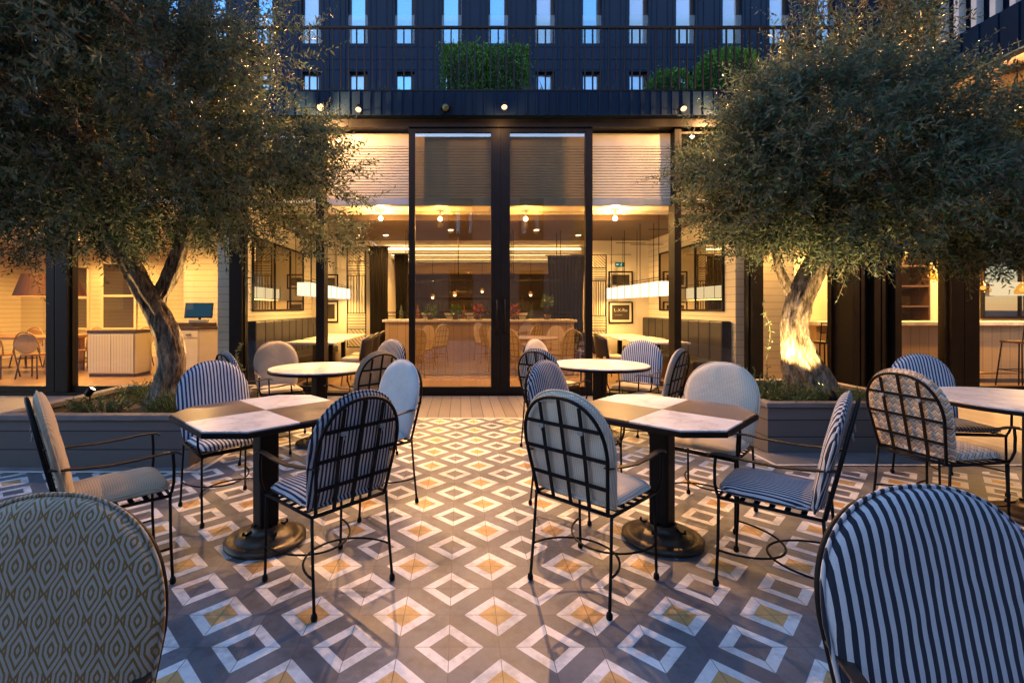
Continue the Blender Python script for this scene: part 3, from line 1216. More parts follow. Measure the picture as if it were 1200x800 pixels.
# ------------------------------------------------------------------ hedges on the terrace
def hedge(label, x, y, z, sx, sy, sz, n, seed, dome=False):
    rr = np.random.default_rng(seed)
    root = thing('clipped_hedge', label, 'hedge', (x, y, z), 0, 'clipped hedges on the terrace')
    q = rr.uniform(-1, 1, (n, 3))
    if dome:
        q = rr.normal(size=(n, 3))
        q /= np.linalg.norm(q, axis=1, keepdims=True)
        q *= rr.uniform(.6, 1, (n, 1)) ** .4
        q = np.sign(q) * np.abs(q) ** .8
    else:
        ax = rr.integers(0, 3, n)
        k = np.arange(n)
        q[k, ax] = np.sign(q[k, ax]) * rr.uniform(.86, 1.02, n)
    nz = np.array([noise.noise(Vector(p * 3 + seed)) for p in q])
    pos = q * np.array([sx / 2, sy / 2, sz / 2]) * (1 + .13 * nz)[:, None] + np.array([0, 0, sz / 2])
    stray = rr.random(n) < .06
    pos[stray] += (q[stray] * rr.exponential(.045, (stray.sum(), 1)))
    pos[stray, 2] += rr.exponential(.03, stray.sum())
    axs = q + rr.normal(size=(n, 3)) * .7 + np.array([0, 0, .3])
    l = rr.uniform(.03, .055, n)
    leaf_mesh('foliage', pos, axs, l, l * .55, hedge_leaf, root)
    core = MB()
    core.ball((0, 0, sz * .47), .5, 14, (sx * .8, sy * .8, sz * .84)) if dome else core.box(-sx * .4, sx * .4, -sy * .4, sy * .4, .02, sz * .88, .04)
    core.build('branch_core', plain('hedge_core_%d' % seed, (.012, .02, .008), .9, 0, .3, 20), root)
    return root


YT = 8.3


def hed(label, px0, px1, py0, n, seed, dome=False, Y=YT):
    a, b = P(px0, py0, Y), P(px1, py0, Y)
    hedge(label, (a.x + b.x) / 2, Y, 4.56, (b.x - a.x) * .94, .7, (a.z - 4.56) * .86, n, seed, dome)


hed('boxy clipped hedge on the terrace, the one on the left of the touching pair', 518, 567, 52, 9000, 21)
hed('boxy clipped hedge on the terrace, the one on the right of the touching pair', 569, 617, 54, 9000, 22)
hed('low rounded shrub on the terrace beside the tall domed hedge', 757, 808, 76, 7000, 23, True)
hed('tall domed hedge on the terrace just above the lit olive crown', 812, 893, 46, 14000, 24, True)
for i, (px, hh) in enumerate(((415, .25), (452, .3), (478, .22), (634, .35), (662, .3), (712, .28))):
    c = P(px, 100, 7.7)
    rr = np.random.default_rng(40 + i)
    lb = ['sparse grey grass tuft on the terrace above the paired wall lamps', 'sparse grey grass tuft on the terrace left of the boxy hedges', 'small grass tuft touching the left boxy hedge',
          'wispy grass tuft on the terrace right of the boxy hedges', 'wispy grass tuft on the terrace above the right glass door', 'wispy grass tuft on the terrace left of the low rounded shrub'][i]
    root = thing('grass_tuft', lb, 'grass', (c.x, 7.7, 4.56), 0, 'grass tufts along the terrace')
    n = 60
    pos = np.column_stack([rr.uniform(-.18, .18, n), rr.uniform(-.06, .06, n), np.zeros(n)])
    ax = np.column_stack([rr.normal(size=n) * .25, rr.normal(size=n) * .25, np.ones(n)])
    l = rr.uniform(.4, 1, n) * hh * 1.3
    leaf_mesh('blade_tuft', pos, ax, l, np.full(n, .012), leafmat('grass_%d' % i, (.14, .17, .13), (.16, .18, .14)), root)


# ------------------------------------------------------------------ wall spot lamps
def wall_lamp(label, px, py, Y, watts, target, glow=24, group='spot lamps along the fascia', deg=112):
    c = P(px, py, Y)
    root = thing('spot_lamp', label, 'lamp', c, 0, group)
    d = (Vector(target) - c).normalized()
    M = d.to_track_quat('Z', 'Y').to_matrix().to_4x4()
    wallY = 7.2 - Y
    MB().tube([(0, wallY - .005, .06), (0, .03, .05), (0, .0, .02)], .009).build('bracket', iron, root)
    MB().lathe([(.025, -.11), (.042, -.09), (.045, .03), (.041, .032), (.041, -.005)], 18, (0, 0, 0), M).build('housing', iron, root)
    MB().lathe([(.040, -.004), (.040, .004), (.030, .022), (.012, .032)], 18, (0, 0, 0), M).build('lens', lens_warm, root)
    l = bpy.data.lights.new('lamp_glow', 'POINT')
    l.energy = glow
    l.color = WARM
    l.shadow_soft_size = .03
    lo = bpy.data.objects.new('lamp_glow', l)
    COL.objects.link(lo)
    lo.parent = root
    lo.location = d * .10
    spot('lamp_beam', c + d * .06, target, watts * SPK, deg, .95, WARM, root, .03)


wall_lamp('black spot lamp at the edge of the dark olive crown, left of a close pair', 376, 125, 7.0, 1000, (-1.7, 2.2, 0), 230)
wall_lamp('black spot lamp above the left roller shutter, right of a close pair', 420, 128, 7.0, 800, (-.7, 2.5, 0), 12)
wall_lamp('single black spot lamp above the centre of the glass doors', 591, 125, 7.0, 900, (.4, 2.9, 0), 12)
wall_lamp('black spot lamp beside the crown of the lit olive tree', 801, 127, 7.0, 1000, (1.9, 1.9, 0), 10)
wall_lamp('spot lamp half hidden in the upper leaves of the lit olive tree', 854, 124, 7.0, 900, (3.0, 2.2, 0), 230)

# the lamp on the side wing
c = P(1192, 125, 6.3)
root = thing('spot_lamp', 'spot lamp hanging under the soffit of the side wing', 'lamp', c)
MB().tube([(0, 0, 4.559 - c.z), (0, 0, .06)], .008).build('bracket', iron, root)
MB().lathe([(.041, -.03), (.045, -.028), (.045, .05), (.03, .07)], 18).build('housing', iron, root)
MB().lathe([(.040, -.024), (.040, -.02)], 18).build('lens', lens_warm, root)
MB().ball((0, 0, -.035), .03, 12).build('bulb', lens_warm, root)
gl_ = bpy.data.lights.new('lamp_glow', 'POINT')
gl_.energy = 650
gl_.color = WARM
gl_.shadow_soft_size = .04
go_ = bpy.data.objects.new('lamp_glow', gl_)
COL.objects.link(go_)
go_.parent = root
go_.location = (-.05, -.05, -.14)
spot('lamp_beam', c + Vector((-.02, -.06, -.09)), (3.9, 3.0, .5), 1100, 150, .35, WARM, root)

# cctv dome on the fascia
cm = P(522, 124, 7.1)
root = thing('security_camera', 'small dark dome camera on the fascia above the left glass door', 'camera', cm)
MB().box(-.07, .07, .0, .095, -.02, .05, .008).build('mount', iron, root)
MB().ball((0, -.01, -.03), .05, 14).build('dome', bottle_m, root)

# ------------------------------------------------------------------ patio chair
TILT = math.radians(12)
UPV = Vector((0, -math.sin(TILT), math.cos(TILT)))
FWD = Vector((0, math.cos(TILT), math.sin(TILT)))
B0 = Vector((0, -.205, .43))


def bp(u, s, d=0.0):
    return B0 + Vector((u, 0, 0)) + UPV * s + FWD * d


S1, SH = .27, .245


def halfw(s, g=0.0):
    w0 = .188 + .03 * min(1, max(0, s) / S1) + g
    if s <= S1:
        return w0
    q = (s - S1) / (SH + g)
    return w0 * math.sqrt(max(0, 1 - q * q))


def arch(g=0.0, n=40, s0=0.0):
    """outline of the back: up the right side, over, down the left"""
    pts = []
    k1 = 8
    for i in range(k1):
        s = s0 + (S1 - s0) * i / k1
        pts.append((halfw(s, g), s))
    for i in range(n + 1):
        a = PI * i / n
        e_ = .88
        pts.append((math.copysign(abs(math.cos(a)) ** e_, math.cos(a)) * (.218 + g), S1 + math.sin(a) ** e_ * (SH + g)))
    for i in range(k1):
        s = S1 - (S1 - s0) * (i + 1) / k1
        pts.append((-halfw(s, g), s))
    return pts


def cushion(outline, place, thick, rings=7, back=.35):
    """pillow from a closed 2-D outline; place(u, v, d) -> 3-D"""
    n = len(outline)
    cu = sum(p[0] for p in outline) / n
    cv = sum(p[1] for p in outline) / n
    vs, fs = [], []
    lay = []
    for k in range(rings + 1):
        f = 1 - (k / rings) ** 1.6 * .985
        e = math.sqrt(max(0, 1 - f ** 5))
        lay.append((f, thick * (.42 + .58 * e)))
    full = [(f, thick * .42 - thick * back * math.sqrt(max(0, 1 - f ** 6))) for f, _ in reversed(lay)][:-1] + lay
    for f, d in full:
        for u, v_ in outline:
            vs.append(place(cu + (u - cu) * f, cv + (v_ - cv) * f, d))
    for i_, q in enumerate(vs):
        nz = noise.noise_vector(Vector(q) * 9.0) * .0045 + noise.noise_vector(Vector(q) * 24.0) * .0015
        vs[i_] = Vector(q) + nz
    m = len(full)
    for i in range(m - 1):
        for k in range(n):
            j = (k + 1) % n
            fs.append((i * n + k, i * n + j, (i + 1) * n + j, (i + 1) * n + k))
    fs.append(tuple(range(n - 1, -1, -1)))
    fs.append(tuple(range((m - 1) * n, m * n)))
    return MB().add(vs, fs, True)


def make_chair():
    root = thing('patio_chair', 'x', 'chair')
    # back frame: arch and lattice
    mb = MB()
    ar = [bp(u, s) for u, s in arch(0, 30)]
    mb.tube(ar, .0085, 7)
    mb.tube([bp(-.188, .0), bp(.188, .0)], .008, 6)
    mb.build('back_frame', iron, root)
    lt = MB()
    for u in (-.105, 0, .105):
        top = S1 + SH * math.sqrt(1 - (u / .218) ** 2)
        lt.tube([bp(u * .92, .005), bp(u, .25), bp(u, top - .004)], 0, 4, False, (.0085, .0025))
    for s in (.125, .255, .385):
        hw_ = halfw(s)
        lt.tube([bp(-hw_, s, -.004), bp(hw_, s, -.004)], 0, 4, False, (.0025, .0085))
    lt.build('back_lattice', iron, root)
    # seat frame
    sf = MB()
    sf.tube([(-.205, -.2, .43), (.205, -.2, .43), (.215, .205, .43), (-.215, .205, .43)], .0085, 7, True)
    for k in range(6):
        yy = -.13 + k * .06
        sf.tube([(-.207, yy, .432), (.207, yy, .432)], 0, 4, False, (.011, .0025))
    sf.build('seat_frame', iron, root)
    for sx in (-1, 1):
        for ps in ([(.203 * sx, -.2, .43), (.208 * sx, -.215, .22), (.213 * sx, -.236, .012)], [(.213 * sx, .203, .43), (.214 * sx, .206, .2), (.215 * sx, .214, .012)]):
            l = MB().tube(ps, .0072, 7)
            q = ps[-1]
            l.lathe([(.008, .002), (.0135, .006), (.0145, .018), (.012, .03), (.0075, .036)], 10, (q[0], q[1], 0))
            l.build('leg', iron, root)
        ab = MB()
        ab.tube([(.214 * sx, .20, .43), (.226 * sx, .208, .455), (.238 * sx, .214, .50), (.240 * sx, .214, .58), (.238 * sx, .21, .635)], .0072, 7)
        ab.build('arm_support', iron, root)
        rail = [(.240 * sx, .245, .628), (.240 * sx, .225, .642), (.239 * sx, .17, .645), (.240 * sx, .08, .637), (.238 * sx, -.04, .633), (.228 * sx, -.14, .640)]
        rail.append(tuple(bp(.206 * sx, .225)))
        MB().tube(rail, 0, 4, False, (.013, .0035)).build('armrest', arm_m, root)
        y0, yb = (.208, -.04) if sx < 0 else (-.221, .035)
        pts = []
        for k in range(21):
            a = PI * k / 20
            pts.append((.213 * math.cos(a), y0 + (yb - y0) * math.sin(a), .175 - .01 * math.sin(a)))
        MB().tube(pts, .0055, 6).build('stretcher', iron, root)
    # cushions
    bo = arch(.018, 36, .015)
    bc = cushion(bo, lambda u, v_, d: bp(u, v_, d + .013), .062).build('back_cushion', F_navy, root)
    MB().tube([bp(u, s, .013 + .026) for u, s in arch(.019, 36, .015)], .0048, 6, True).build('piping', F_navy, bc)
    sq = []
    for k in range(44):
        a = 2 * PI * k / 44
        c_, s_ = math.cos(a), math.sin(a)
        u = math.copysign(abs(c_) ** .35, c_) * (.205 + .012 * s_)
        v_ = math.copysign(abs(s_) ** .35, s_) * .205
        sq.append((u, v_ + .01))
    sc = cushion(sq, lambda u, v_, d: Vector((u, v_, d + .438 + .006 * math.cos(u * 9))), .055).build('seat_cushion', F_navy, root)
    MB().tube([(u * 1.004, (v_ - .01) * 1.004 + .01, .438 + .023) for u, v_ in sq], .0045, 6, True).build('piping', F_navy, sc)
    for u in (-.105, .105):
        q = bp(u, .37, -.012)
        MB().box(-.013, .013, -.004, .005, -.009, .009, .003, Matrix.Translation(q)).tube([q + Vector((0, -.002, -.008)), q + Vector((.004, -.003, -.026))], .003, 5).build('tie', tie_m, root)
    return root


tie_m = plain('cushion_tie', (.30, .28, .25), .9, 0, .2, 40)
arm_m = plain('armrest_iron', (.03, .02, .014), .42, .1, .3, 30, spec=.4)
chair0 = make_chair()
chair_used = False


def put(x, y, fx, fy, back, label, seat=None, group='patio chairs'):
    global chair_used
    rz = math.atan2(-fx, fy)
    if not chair_used:
        c = chair0
        chair_used = True
        c.location = (x, y, .004)
        c.rotation_euler = (0, 0, rz)
        tag(c, label, None, group)
    else:
        c = dup(chair0, (x, y, .004), rz, label, group)
    for k in c.children:
        kind = k.name.split('.')[0]
        if kind in ('back_cushion', 'seat_cushion'):
            m = back if kind == 'back_cushion' else (seat or back)
            setmat(k, m)
            for p in k.children:
                setmat(p, m)
    return c


# pristine prototype order matters: materials are per object, so copies are safe
put(-.805, .70, .04, -1, F_gold, 'gold and grey patterned chair back at the bottom left corner of the floor')
put(.965, .745, -.02, -1, F_navy, 'navy striped chair seen from the front at the bottom right corner of the floor')
put(-1.70, 2.36, .74, .68, F_beige, 'beige woven chair seen side on, left of the left octagonal table')
put(-.655, 2.38, -.74, .68, F_navy, 'navy striped chair showing its lattice back, near side of the left octagonal table')
put(-1.57, 3.24, .7, -.7, F_blue, 'blue and white striped chair behind the left octagonal table by the planter')
put(-.62, 3.32, -.74, -.68, F_ivory, 'plain pale blue grey chair, right of the left octagonal table')
put(.66, 2.39, .72, .69, F_white, 'pale woven chair showing its lattice back, near side of the right octagonal table')
put(1.53, 2.35, -.76, .66, F_navy, 'navy striped chair seen side on, right of the right octagonal table')
put(1.62, 3.16, -.7, -.7, F_white, 'white woven chair facing front behind the right octagonal table', F_cream)
put(.79, 3.27, .7, -.7, F_navy, 'navy striped chair turned sideways, behind the pale woven lattice chair')
put(-1.86, 4.42, .7, .7, F_navy, 'dark lattice chair back peeping out behind the blue and white striped chair')
put(-.90, 4.42, -.72, .69, F_beige, 'beige lattice back chair between the pale blue grey chair and the left round table')
put(-.99, 5.62, -.6, -.8, F_navy, 'striped chair at the glass doors, far side of the left round table')
put(-1.96, 5.25, .5, -.86, F_cream, 'plain beige chair facing front, far side of the left round table')
put(.90, 4.68, .7, .7, F_navy, 'striped chair with black lattice back, left of the right round table')
put(1.08, 5.62, .7, -.7, F_white, 'white chair in front of the glass door behind the black lattice chair')
put(1.95, 5.42, -.6, -.8, F_blue, 'blue striped chair with cream seat, far side of the right round table', F_cream)
put(1.84, 4.68, -.75, .66, F_cream, 'beige lattice back chair between the right round table and the white woven chair')
put(2.98, 3.02, .98, .17, F_zig, 'zigzag patterned chair showing its lattice back, beside the table at the right edge')
put(3.68, 3.66, -.12, -.99, F_blue, 'blue striped chair facing front behind the zigzag patterned chair')


# ------------------------------------------------------------------ patio tables
def table_base(root):
    MB().lathe([(.215, .0), (.222, .01), (.222, .026), (.19, .036), (.165, .038), (.16, .052), (.11, .064), (.085, .075), (.08, .10)], 40).build('base', iron_base, root)
    col = MB().box(-.055, .055, -.055, .055, .10, .7085, .012)
    for sx in (-1, 1):
        col.tube([(sx * .058, 0, .11), (sx * .075, 0, .085), (sx * .11, 0, .068), (sx * .13, 0, .075), (sx * .125, 0, .09)], .007, 6)
        col.tube([(0, sx * .058, .11), (0, sx * .075, .085), (0, sx * .11, .068), (0, sx * .13, .075), (0, sx * .125, .09)], .007, 6)
    col.lathe([(.18, .709), (.18, .7155)], 24)
    col.build('pedestal', iron, root)


def oct_table(label, x, y):
    root = thing('octagonal_table', label, 'table', (x, y, .004), PI / 4, 'octagonal checkered tables')
    table_base(root)
    s, c = .425, .155
    poly = [(-s + c, -s), (s - c, -s), (s, -s + c), (s, s - c), (s - c, s), (-s + c, s), (-s, s - c), (-s, -s + c)]
    MB().prism(poly, .716, .742, .003).build('edge_band', iron, root)
    q = .985
    MB().prism([(a * q, b * q) for a, b in poly], .7425, .752, .002).build('tabletop', marble_quad, root)
    return root


oct_table('octagonal table with checkered brown and white stone top, beside the beige woven chair', -1.12, 2.78)
oct_table('octagonal table with checkered brown and white stone top, beside the white woven chair', 1.165, 2.80)


def round_table(label, x, y, r):
    root = thing('round_table', label, 'table', (x, y, .004), PI / 4, 'round marble tables')
    table_base(root)
    ring = [(r * math.cos(2 * PI * k / 72), r * math.sin(2 * PI * k / 72)) for k in range(72)]
    MB().prism(ring, .716, .738, .004).build('edge_band', iron, root)
    MB().prism([(a * .985, b * .985) for a, b in ring], .7385, .752, .003).build('tabletop', marble_plain, root)
    return root


round_table('round marble table in front of the left open doorway', -1.40, 4.78, .48)
round_table('round marble table by the right hand glass door', 1.46, 5.08, .50)
round_table('round marble table cut by the right edge beside the zigzag chair', 3.66, 3.08, .54)


# ------------------------------------------------------------------ interior furniture
def linear_pendant(label, x, y0, y1, z0, z1, nseg, zc):
    root = thing('linear_pendant', label, 'lamp', (x, (y0 + y1) / 2, zc), 0, 'linear pendant lamps over the booths')
    yc = (y0 + y1) / 2
    L = (y1 - y0) / nseg
    for k in range(nseg):
        a = y0 + k * L - yc
        MB().box(-.11, .11, a + .012, a + L - .012, z0 - zc, z1 - zc, .01).build('diffuser', cube_lamp, root)
    fr = MB()
    for sx in (-.125, .125):
        fr.tube([(sx, y0 - yc, z1 - zc + .06), (sx, y1 - yc, z1 - zc + .06)], .006, 5)
        for k in range(nseg + 1):
            fr.tube([(sx, y0 - yc + k * L, z1 - zc + .06), (sx, y0 - yc + k * L, z0 - zc - .01)], .005, 5)
    for k in range(0, nseg + 1, 2):
        fr.tube([(-.125, y0 - yc + k * L, z1 - zc + .06), (-.125, y0 - yc + k * L, -.003)], .006, 5)
        fr.tube([(.125, y0 - yc + k * L, z1 - zc + .06), (.125, y0 - yc + k * L, -.003)], .006, 5)
        fr.tube([(-.3, y0 - yc + k * L, -.25 - .07 * (k % 4)), (.3, y0 - yc + k * L, -.25 - .07 * (k % 4))], .006, 5)
    fr.build('hanger_frame', iron, root)
    l = bpy.data.lights.new('pendant_glow', 'AREA')
    l.shape = 'RECTANGLE'
    l.size, l.size_y = .2, y1 - y0
    l.energy = 55 * 1.6
    l.color = WARM_IN
    o = bpy.data.objects.new('pendant_glow', l)
    COL.objects.link(o)
    o.parent = root
    o.location = (0, 0, z0 - zc - .03)


linear_pendant('row of glowing white cube lamps hanging above the left booth tables', -2.62, 8.05, 11.0, 1.55, 1.77, 7, 2.9)
linear_pendant('row of glowing white cube lamps hanging above the right booth tables', 3.42, 8.05, 11.0, 1.55, 1.79, 7, 2.9)


def downlight(label, x, y, z, watts, deg=165, stem=0.0):
    root = thing('ceiling_downlight', label, 'lamp', (x, y, z), 0, 'ceiling downlights')
    MB().lathe([(.055, -.012), (.075, -.010), (.075, -.001)], 20).build('trim_ring', ceil_white, root)
    if stem:
        MB().tube([(0, 0, -.011), (0, 0, -stem)], .012).build('stem', ceil_white, root)
        MB().ball((0, 0, -stem - .03), .04, 14).build('bulb', down_lens, root)
        l = bpy.data.lights.new('bulb_glow', 'POINT')
        l.energy = watts * INK * .2
        l.color = WARM_IN
        l.shadow_soft_size = .05
        lo = bpy.data.objects.new('bulb_glow', l)
        COL.objects.link(lo)
        lo.parent = root
        lo.location = (0, 0, -stem - .13)
        return
    MB().lathe([(.05, -.018), (.05, -.0125)], 20).build('lens', down_lens, root)
    spot('down_beam', Vector((x, y, z - .03)), (x, y, 0), watts * INK, deg, .4, WARM_IN, root, .05)


downlight('ceiling downlight inside the left open doorway above the row of booth chairs', -1.35, 8.15, 3.0, 130, stem=.12)
downlight('ceiling downlight behind the left glass door', -.35, 8.2, 3.0, 110, stem=.12)
downlight('ceiling downlight behind the right glass door', 1.1, 8.2, 3.0, 110, stem=.12)
downlight('ceiling downlight inside the right open doorway', 2.6, 8.15, 3.0, 140, stem=.12)
downlight('brown ceiling downlight over the left booth, deep in the room', -1.6, 10.3, 2.9, 130)
downlight('brown ceiling downlight seen through the left glass door', -.2, 9.6, 2.9, 90)
downlight('brown ceiling downlight seen through the right glass door', 1.5, 9.6, 2.9, 90)
downlight('brown ceiling downlight over the right booth, deep in the room', 2.5, 10.3, 2.9, 130)
downlight('bar room downlight beyond the counter on its left side', -.6, 13.1, 2.9, 130)
downlight('bar room downlight beyond the counter on its right side', 1.6, 13.1, 2.9, 130)
downlight('dining room downlight between the brown lampshade and the white cabinet', -7.0, 8.7, 3.0, 300)
downlight('dining room downlight above the till cabinet', -4.7, 8.7, 3.0, 120)
downlight('dining room downlight at the far wall beyond the long table', -9.2, 11.6, 3.0, 300)
downlight('kitchen bar downlight near the folded doors', 6.6, 8.2, 3.0, 200)
downlight('added ceiling downlight brightening the white pier behind the lit olive trunk', 5.1, 7.95, 3.0, 90)  # extra lamp put in only to brighten the pier
downlight('kitchen bar downlight above the long counter', 8.2, 10.2, 3.0, 330)
downlight('added kitchen fill downlight in front of the pale service door', 10.6, 10.2, 3.0, 420)  # fill lamp added to lift the dark kitchen
downlight('added kitchen fill downlight over the bar stool side of the counter', 9.6, 8.0, 3.0, 260)  # second fill lamp added for the dark kitchen
for i, yy in enumerate((12.1, 13.3, 14.5)):
    o = MB().box(-1.9, 3.0, yy, yy + .06, 2.80, 2.84).build('cove_light', cove_m)
    tag(o, ['glowing cove strip in the bar ceiling nearest the counter', 'glowing cove strip in the middle of the bar ceiling', 'glowing cove strip in the bar ceiling nearest the back wall'][i], 'lamp', 'cove light strips in the bar')

# booths


def booth(label, xw, sgn):
    root = thing('booth_bench', label, 'bench', (xw, 9.4, .012))
    n = 9
    y0, y1 = -1.65, 1.75
    L = (y1 - y0) / n
    bk = MB()
    for k in range(n):
        bk.box(min(0, sgn * .16), max(0, sgn * .16), y0 + k * L + .004, y0 + (k + 1) * L - .004, .42, 1.12, .03)
    bk.build('backrest', leather, root)
    MB().box(min(sgn * .165, sgn * .62), max(sgn * .165, sgn * .62), y0, y1, .33, .47, .03).build('seat', leather, root)
    MB().box(min(0, sgn * .55), max(0, sgn * .55), y0, y1, 0, .325).build('plinth', wood_dark, root)


booth('long dark leather booth bench along the left dining wall', -3.44, 1)
booth('long dark leather booth bench along the right dining wall', 4.34, -1)


def wall_mirror_thing(label, xw, sgn):
    root = thing('wall_mirror', label, 'mirror', (xw, 9.2, 1.3))
    MB().box(min(0, sgn * .02), max(0, sgn * .02), -1.2, 1.3, .02, 1.2).build('mirror_glass', wall_mirror, root)
    fr = MB()
    for y in (-1.23, -.3, .5, 1.3):
        fr.box(min(sgn * .001, sgn * .035), max(sgn * .001, sgn * .035), y, y + .03, -.01, 1.23)
    for z in (-.013, 1.2):
        fr.box(min(0, sgn * .033), max(0, sgn * .033), -1.2, 1.3, z, z + .03)
    fr.build('frame', iron, root)


wall_mirror_thing('framed dark mirror above the left booth bench', -3.445, 1)
wall_mirror_thing('framed dark mirror above the right booth bench', 4.345, -1)


def dining_table(label, x, y, group='dining tables at the booths'):
    root = thing('dining_table', label, 'table', (x, y, .012), 0, group)
    MB().box(-.42, .42, -.36, .36, .715, .75, .006).build('tabletop', marble_plain, root)
    MB().box(-.04, .04, -.04, .04, .03, .714).build('pedestal', iron, root)
    MB().lathe([(.22, 0), (.22, .02), (.05, .035)], 24).build('base', iron, root)


for i, y in enumerate((8.5, 9.5, 10.5)):
    dining_table(['white topped booth table nearest the left open doorway', 'white topped booth table in the middle of the left booth', 'white topped booth table at the far end of the left booth'][i], -2.55, y)
    dining_table(['white topped booth table nearest the right open doorway', 'white topped booth table in the middle of the right booth', 'white topped booth table at the far end of the right booth'][i], 3.45, y)


def make_shell_chair(label, cat='chair'):
    root = thing('dining_chair', label, cat, group='upholstered dining chairs at the booths')
    MB().box(-.22, .22, -.2, .22, .40, .48, .03).build('seat', cream_cloth, root)
    out, bk = [], []
    n = 14
    vs, fs = [], []
    for j in range(6):
        z = .44 + .43 * j / 5
        for i in range(n + 1):
            a = PI * (.08 + .84 * i / n)
            r = .25
            top = .44 + (.43 * j / 5) * (.72 + .28 * math.sin(a))
            vs.append((r * math.cos(a), -.06 - .2 * math.sin(a) - .05 * j / 5, top))
    for j in range(5):
        for i in range(n):
            p = j * (n + 1) + i
            fs.append((p, p + 1, p + n + 2, p + n + 1))
    o = MB().add(vs, fs, True).build('backrest', leather, root)
    sm = o.modifiers.new('thickness', 'SOLIDIFY')
    sm.thickness = .03
    # inner pad
    vs2 = [(x * .93, y * .93 + .01, z) for x, y, z in vs]
    MBI = MB().add(vs2, fs, True).build('inner_pad', cream_cloth, root)
    s2 = MBI.modifiers.new('thickness', 'SOLIDIFY')
    s2.thickness = .02
    for sx in (-1, 1):
        for sy in (-1, 1):
            MB().tube([(sx * .17, sy * .16, .41), (sx * .21, sy * .21, .0)], [.018, .011], 7).build('leg', seat_wood, root)
    return root


sc0 = make_shell_chair('beige and black dining chair, first from the left open doorway')
sc0.location = (-1.83, 8.45, .012)
sc0.rotation_euler = (0, 0, PI / 2)
ll = ['beige and black dining chair, second from the left open doorway', 'beige and black dining chair, third from the left open doorway', 'beige and black dining chair deepest in the left row']
for i, y in enumerate((9.15, 9.95, 10.7)):
    dup(sc0, (-1.83, y, .012), PI / 2, ll[i], 'upholstered dining chairs at the booths')
ll = ['beige and black dining chair nearest the right open doorway', 'beige and black dining chair in the middle of the right row', 'beige and black dining chair deepest in the right row']
for i, y in enumerate((8.75, 9.6, 10.5)):
    dup(sc0, (2.72, y, .012), -PI / 2, ll[i], 'upholstered dining chairs at the booths')


def curtain(label, x0, x1, y, top, flare):
    root = thing('hanging_curtain', label, 'curtain', ((x0 + x1) / 2, y, 0))
    vs, fs = [], []
    n, m = 60, 12
    w = x1 - x0
    for j in range(m + 1):
        z = .03 + (top - .03) * j / m
        q = 1 - j / m
        pinch = 1 - flare * math.sin(PI * min(1, max(0, (z - .1) / (top - .1)))) * .5 * (1 if flare else 0)
        for i in range(n + 1):
            u = (i / n - .5) * w * pinch
            vs.append((u, .045 * math.sin(i * 1.05) + .015 * math.sin(i * .31 + j * .3), z))
    for j in range(m):
        for i in range(n):
            a = j * (n + 1) + i
            fs.append((a, a + 1, a + n + 2, a + n + 1))
    o = MB().add(vs, fs, True).build('drape', black_cloth, root)
    o.modifiers.new('thickness', 'SOLIDIFY').thickness = .01
    MB().tube([(-w / 2 - .05, 0, top + .02), (w / 2 + .05, 0, top + .02)], .014).build('rod', iron, root)


curtain('black curtain beside the lattice screen, left of a dark pair', -2.08, -1.66, 11.0, 2.72, .12)
curtain('black gathered curtain, right of a dark pair by the left glass door', -1.60, -1.26, 11.6, 2.62, .45)
curtain('wide black curtain seen through the right glass door', 2.02, 2.90, 11.3, 2.55, .25)


def lattice(label, x0, x1, y, z0, z1):
    root = thing('lattice_screen', label, 'screen', ((x0 + x1) / 2, y, z0), 0, 'metal lattice screens')
    w, h = x1 - x0, z1 - z0
    fr = MB()
    fr.box(-w / 2, -w / 2 + .02, -.012, .012, 0, h)
    fr.box(w / 2 - .02, w / 2, -.012, .012, 0, h)
    q = [0, .18, .34, .72, .86, 1]
    for a in q:
        fr.box(-w / 2 + .021, w / 2 - .021, -.011, .011, a * (h - .02), a * (h - .02) + .02)
    fr.build('frame', iron, root)
    br = MB()
    for i in range(5):
        za, zb = q[i] * (h - .02) + .022, q[i + 1] * (h - .02) - .002
        k = 7
        if i == 2:
            for j in range(k):
                x = -w / 2 + w * (j + .5) / k
                br.box(x - .006, x + .006, -.008, .008, za, zb)
        elif i in (1, 3):
            for j in range(5):
                z = za + (zb - za) * (j + .5) / 5
                br.box(-w / 2 + .022, w / 2 - .022, -.008, .008, z - .006, z + .006)
        else:
            for j in range(-4, 6):
                x0_, x1_ = -w / 2 + w * j / 5, -w / 2 + w * (j + 4) / 5
                z0_, z1_ = za, zb
                pa, pb = Vector((x0_, 0, zb)), Vector((x1_, 0, za))
                lo, hi = -w / 2 + .022, w / 2 - .022
                if pb.x <= lo or pa.x >= hi:
                    continue
                def at(x):
                    return pa.lerp(pb, (x - pa.x) / (pb.x - pa.x))
                a_, b_ = (pa if pa.x >= lo else at(lo)), (pb if pb.x <= hi else at(hi))
                br.tube([a_, b_], .006, 5)
    br.build('slat_pattern', iron, root)


lattice('tall metal lattice screen beside the black curtains at the left', -2.58, -2.14, 10.95, .45, 2.72)
lattice('tall metal lattice screen behind the frame of the right glass door', 2.93, 3.30, 10.95, .45, 2.55)


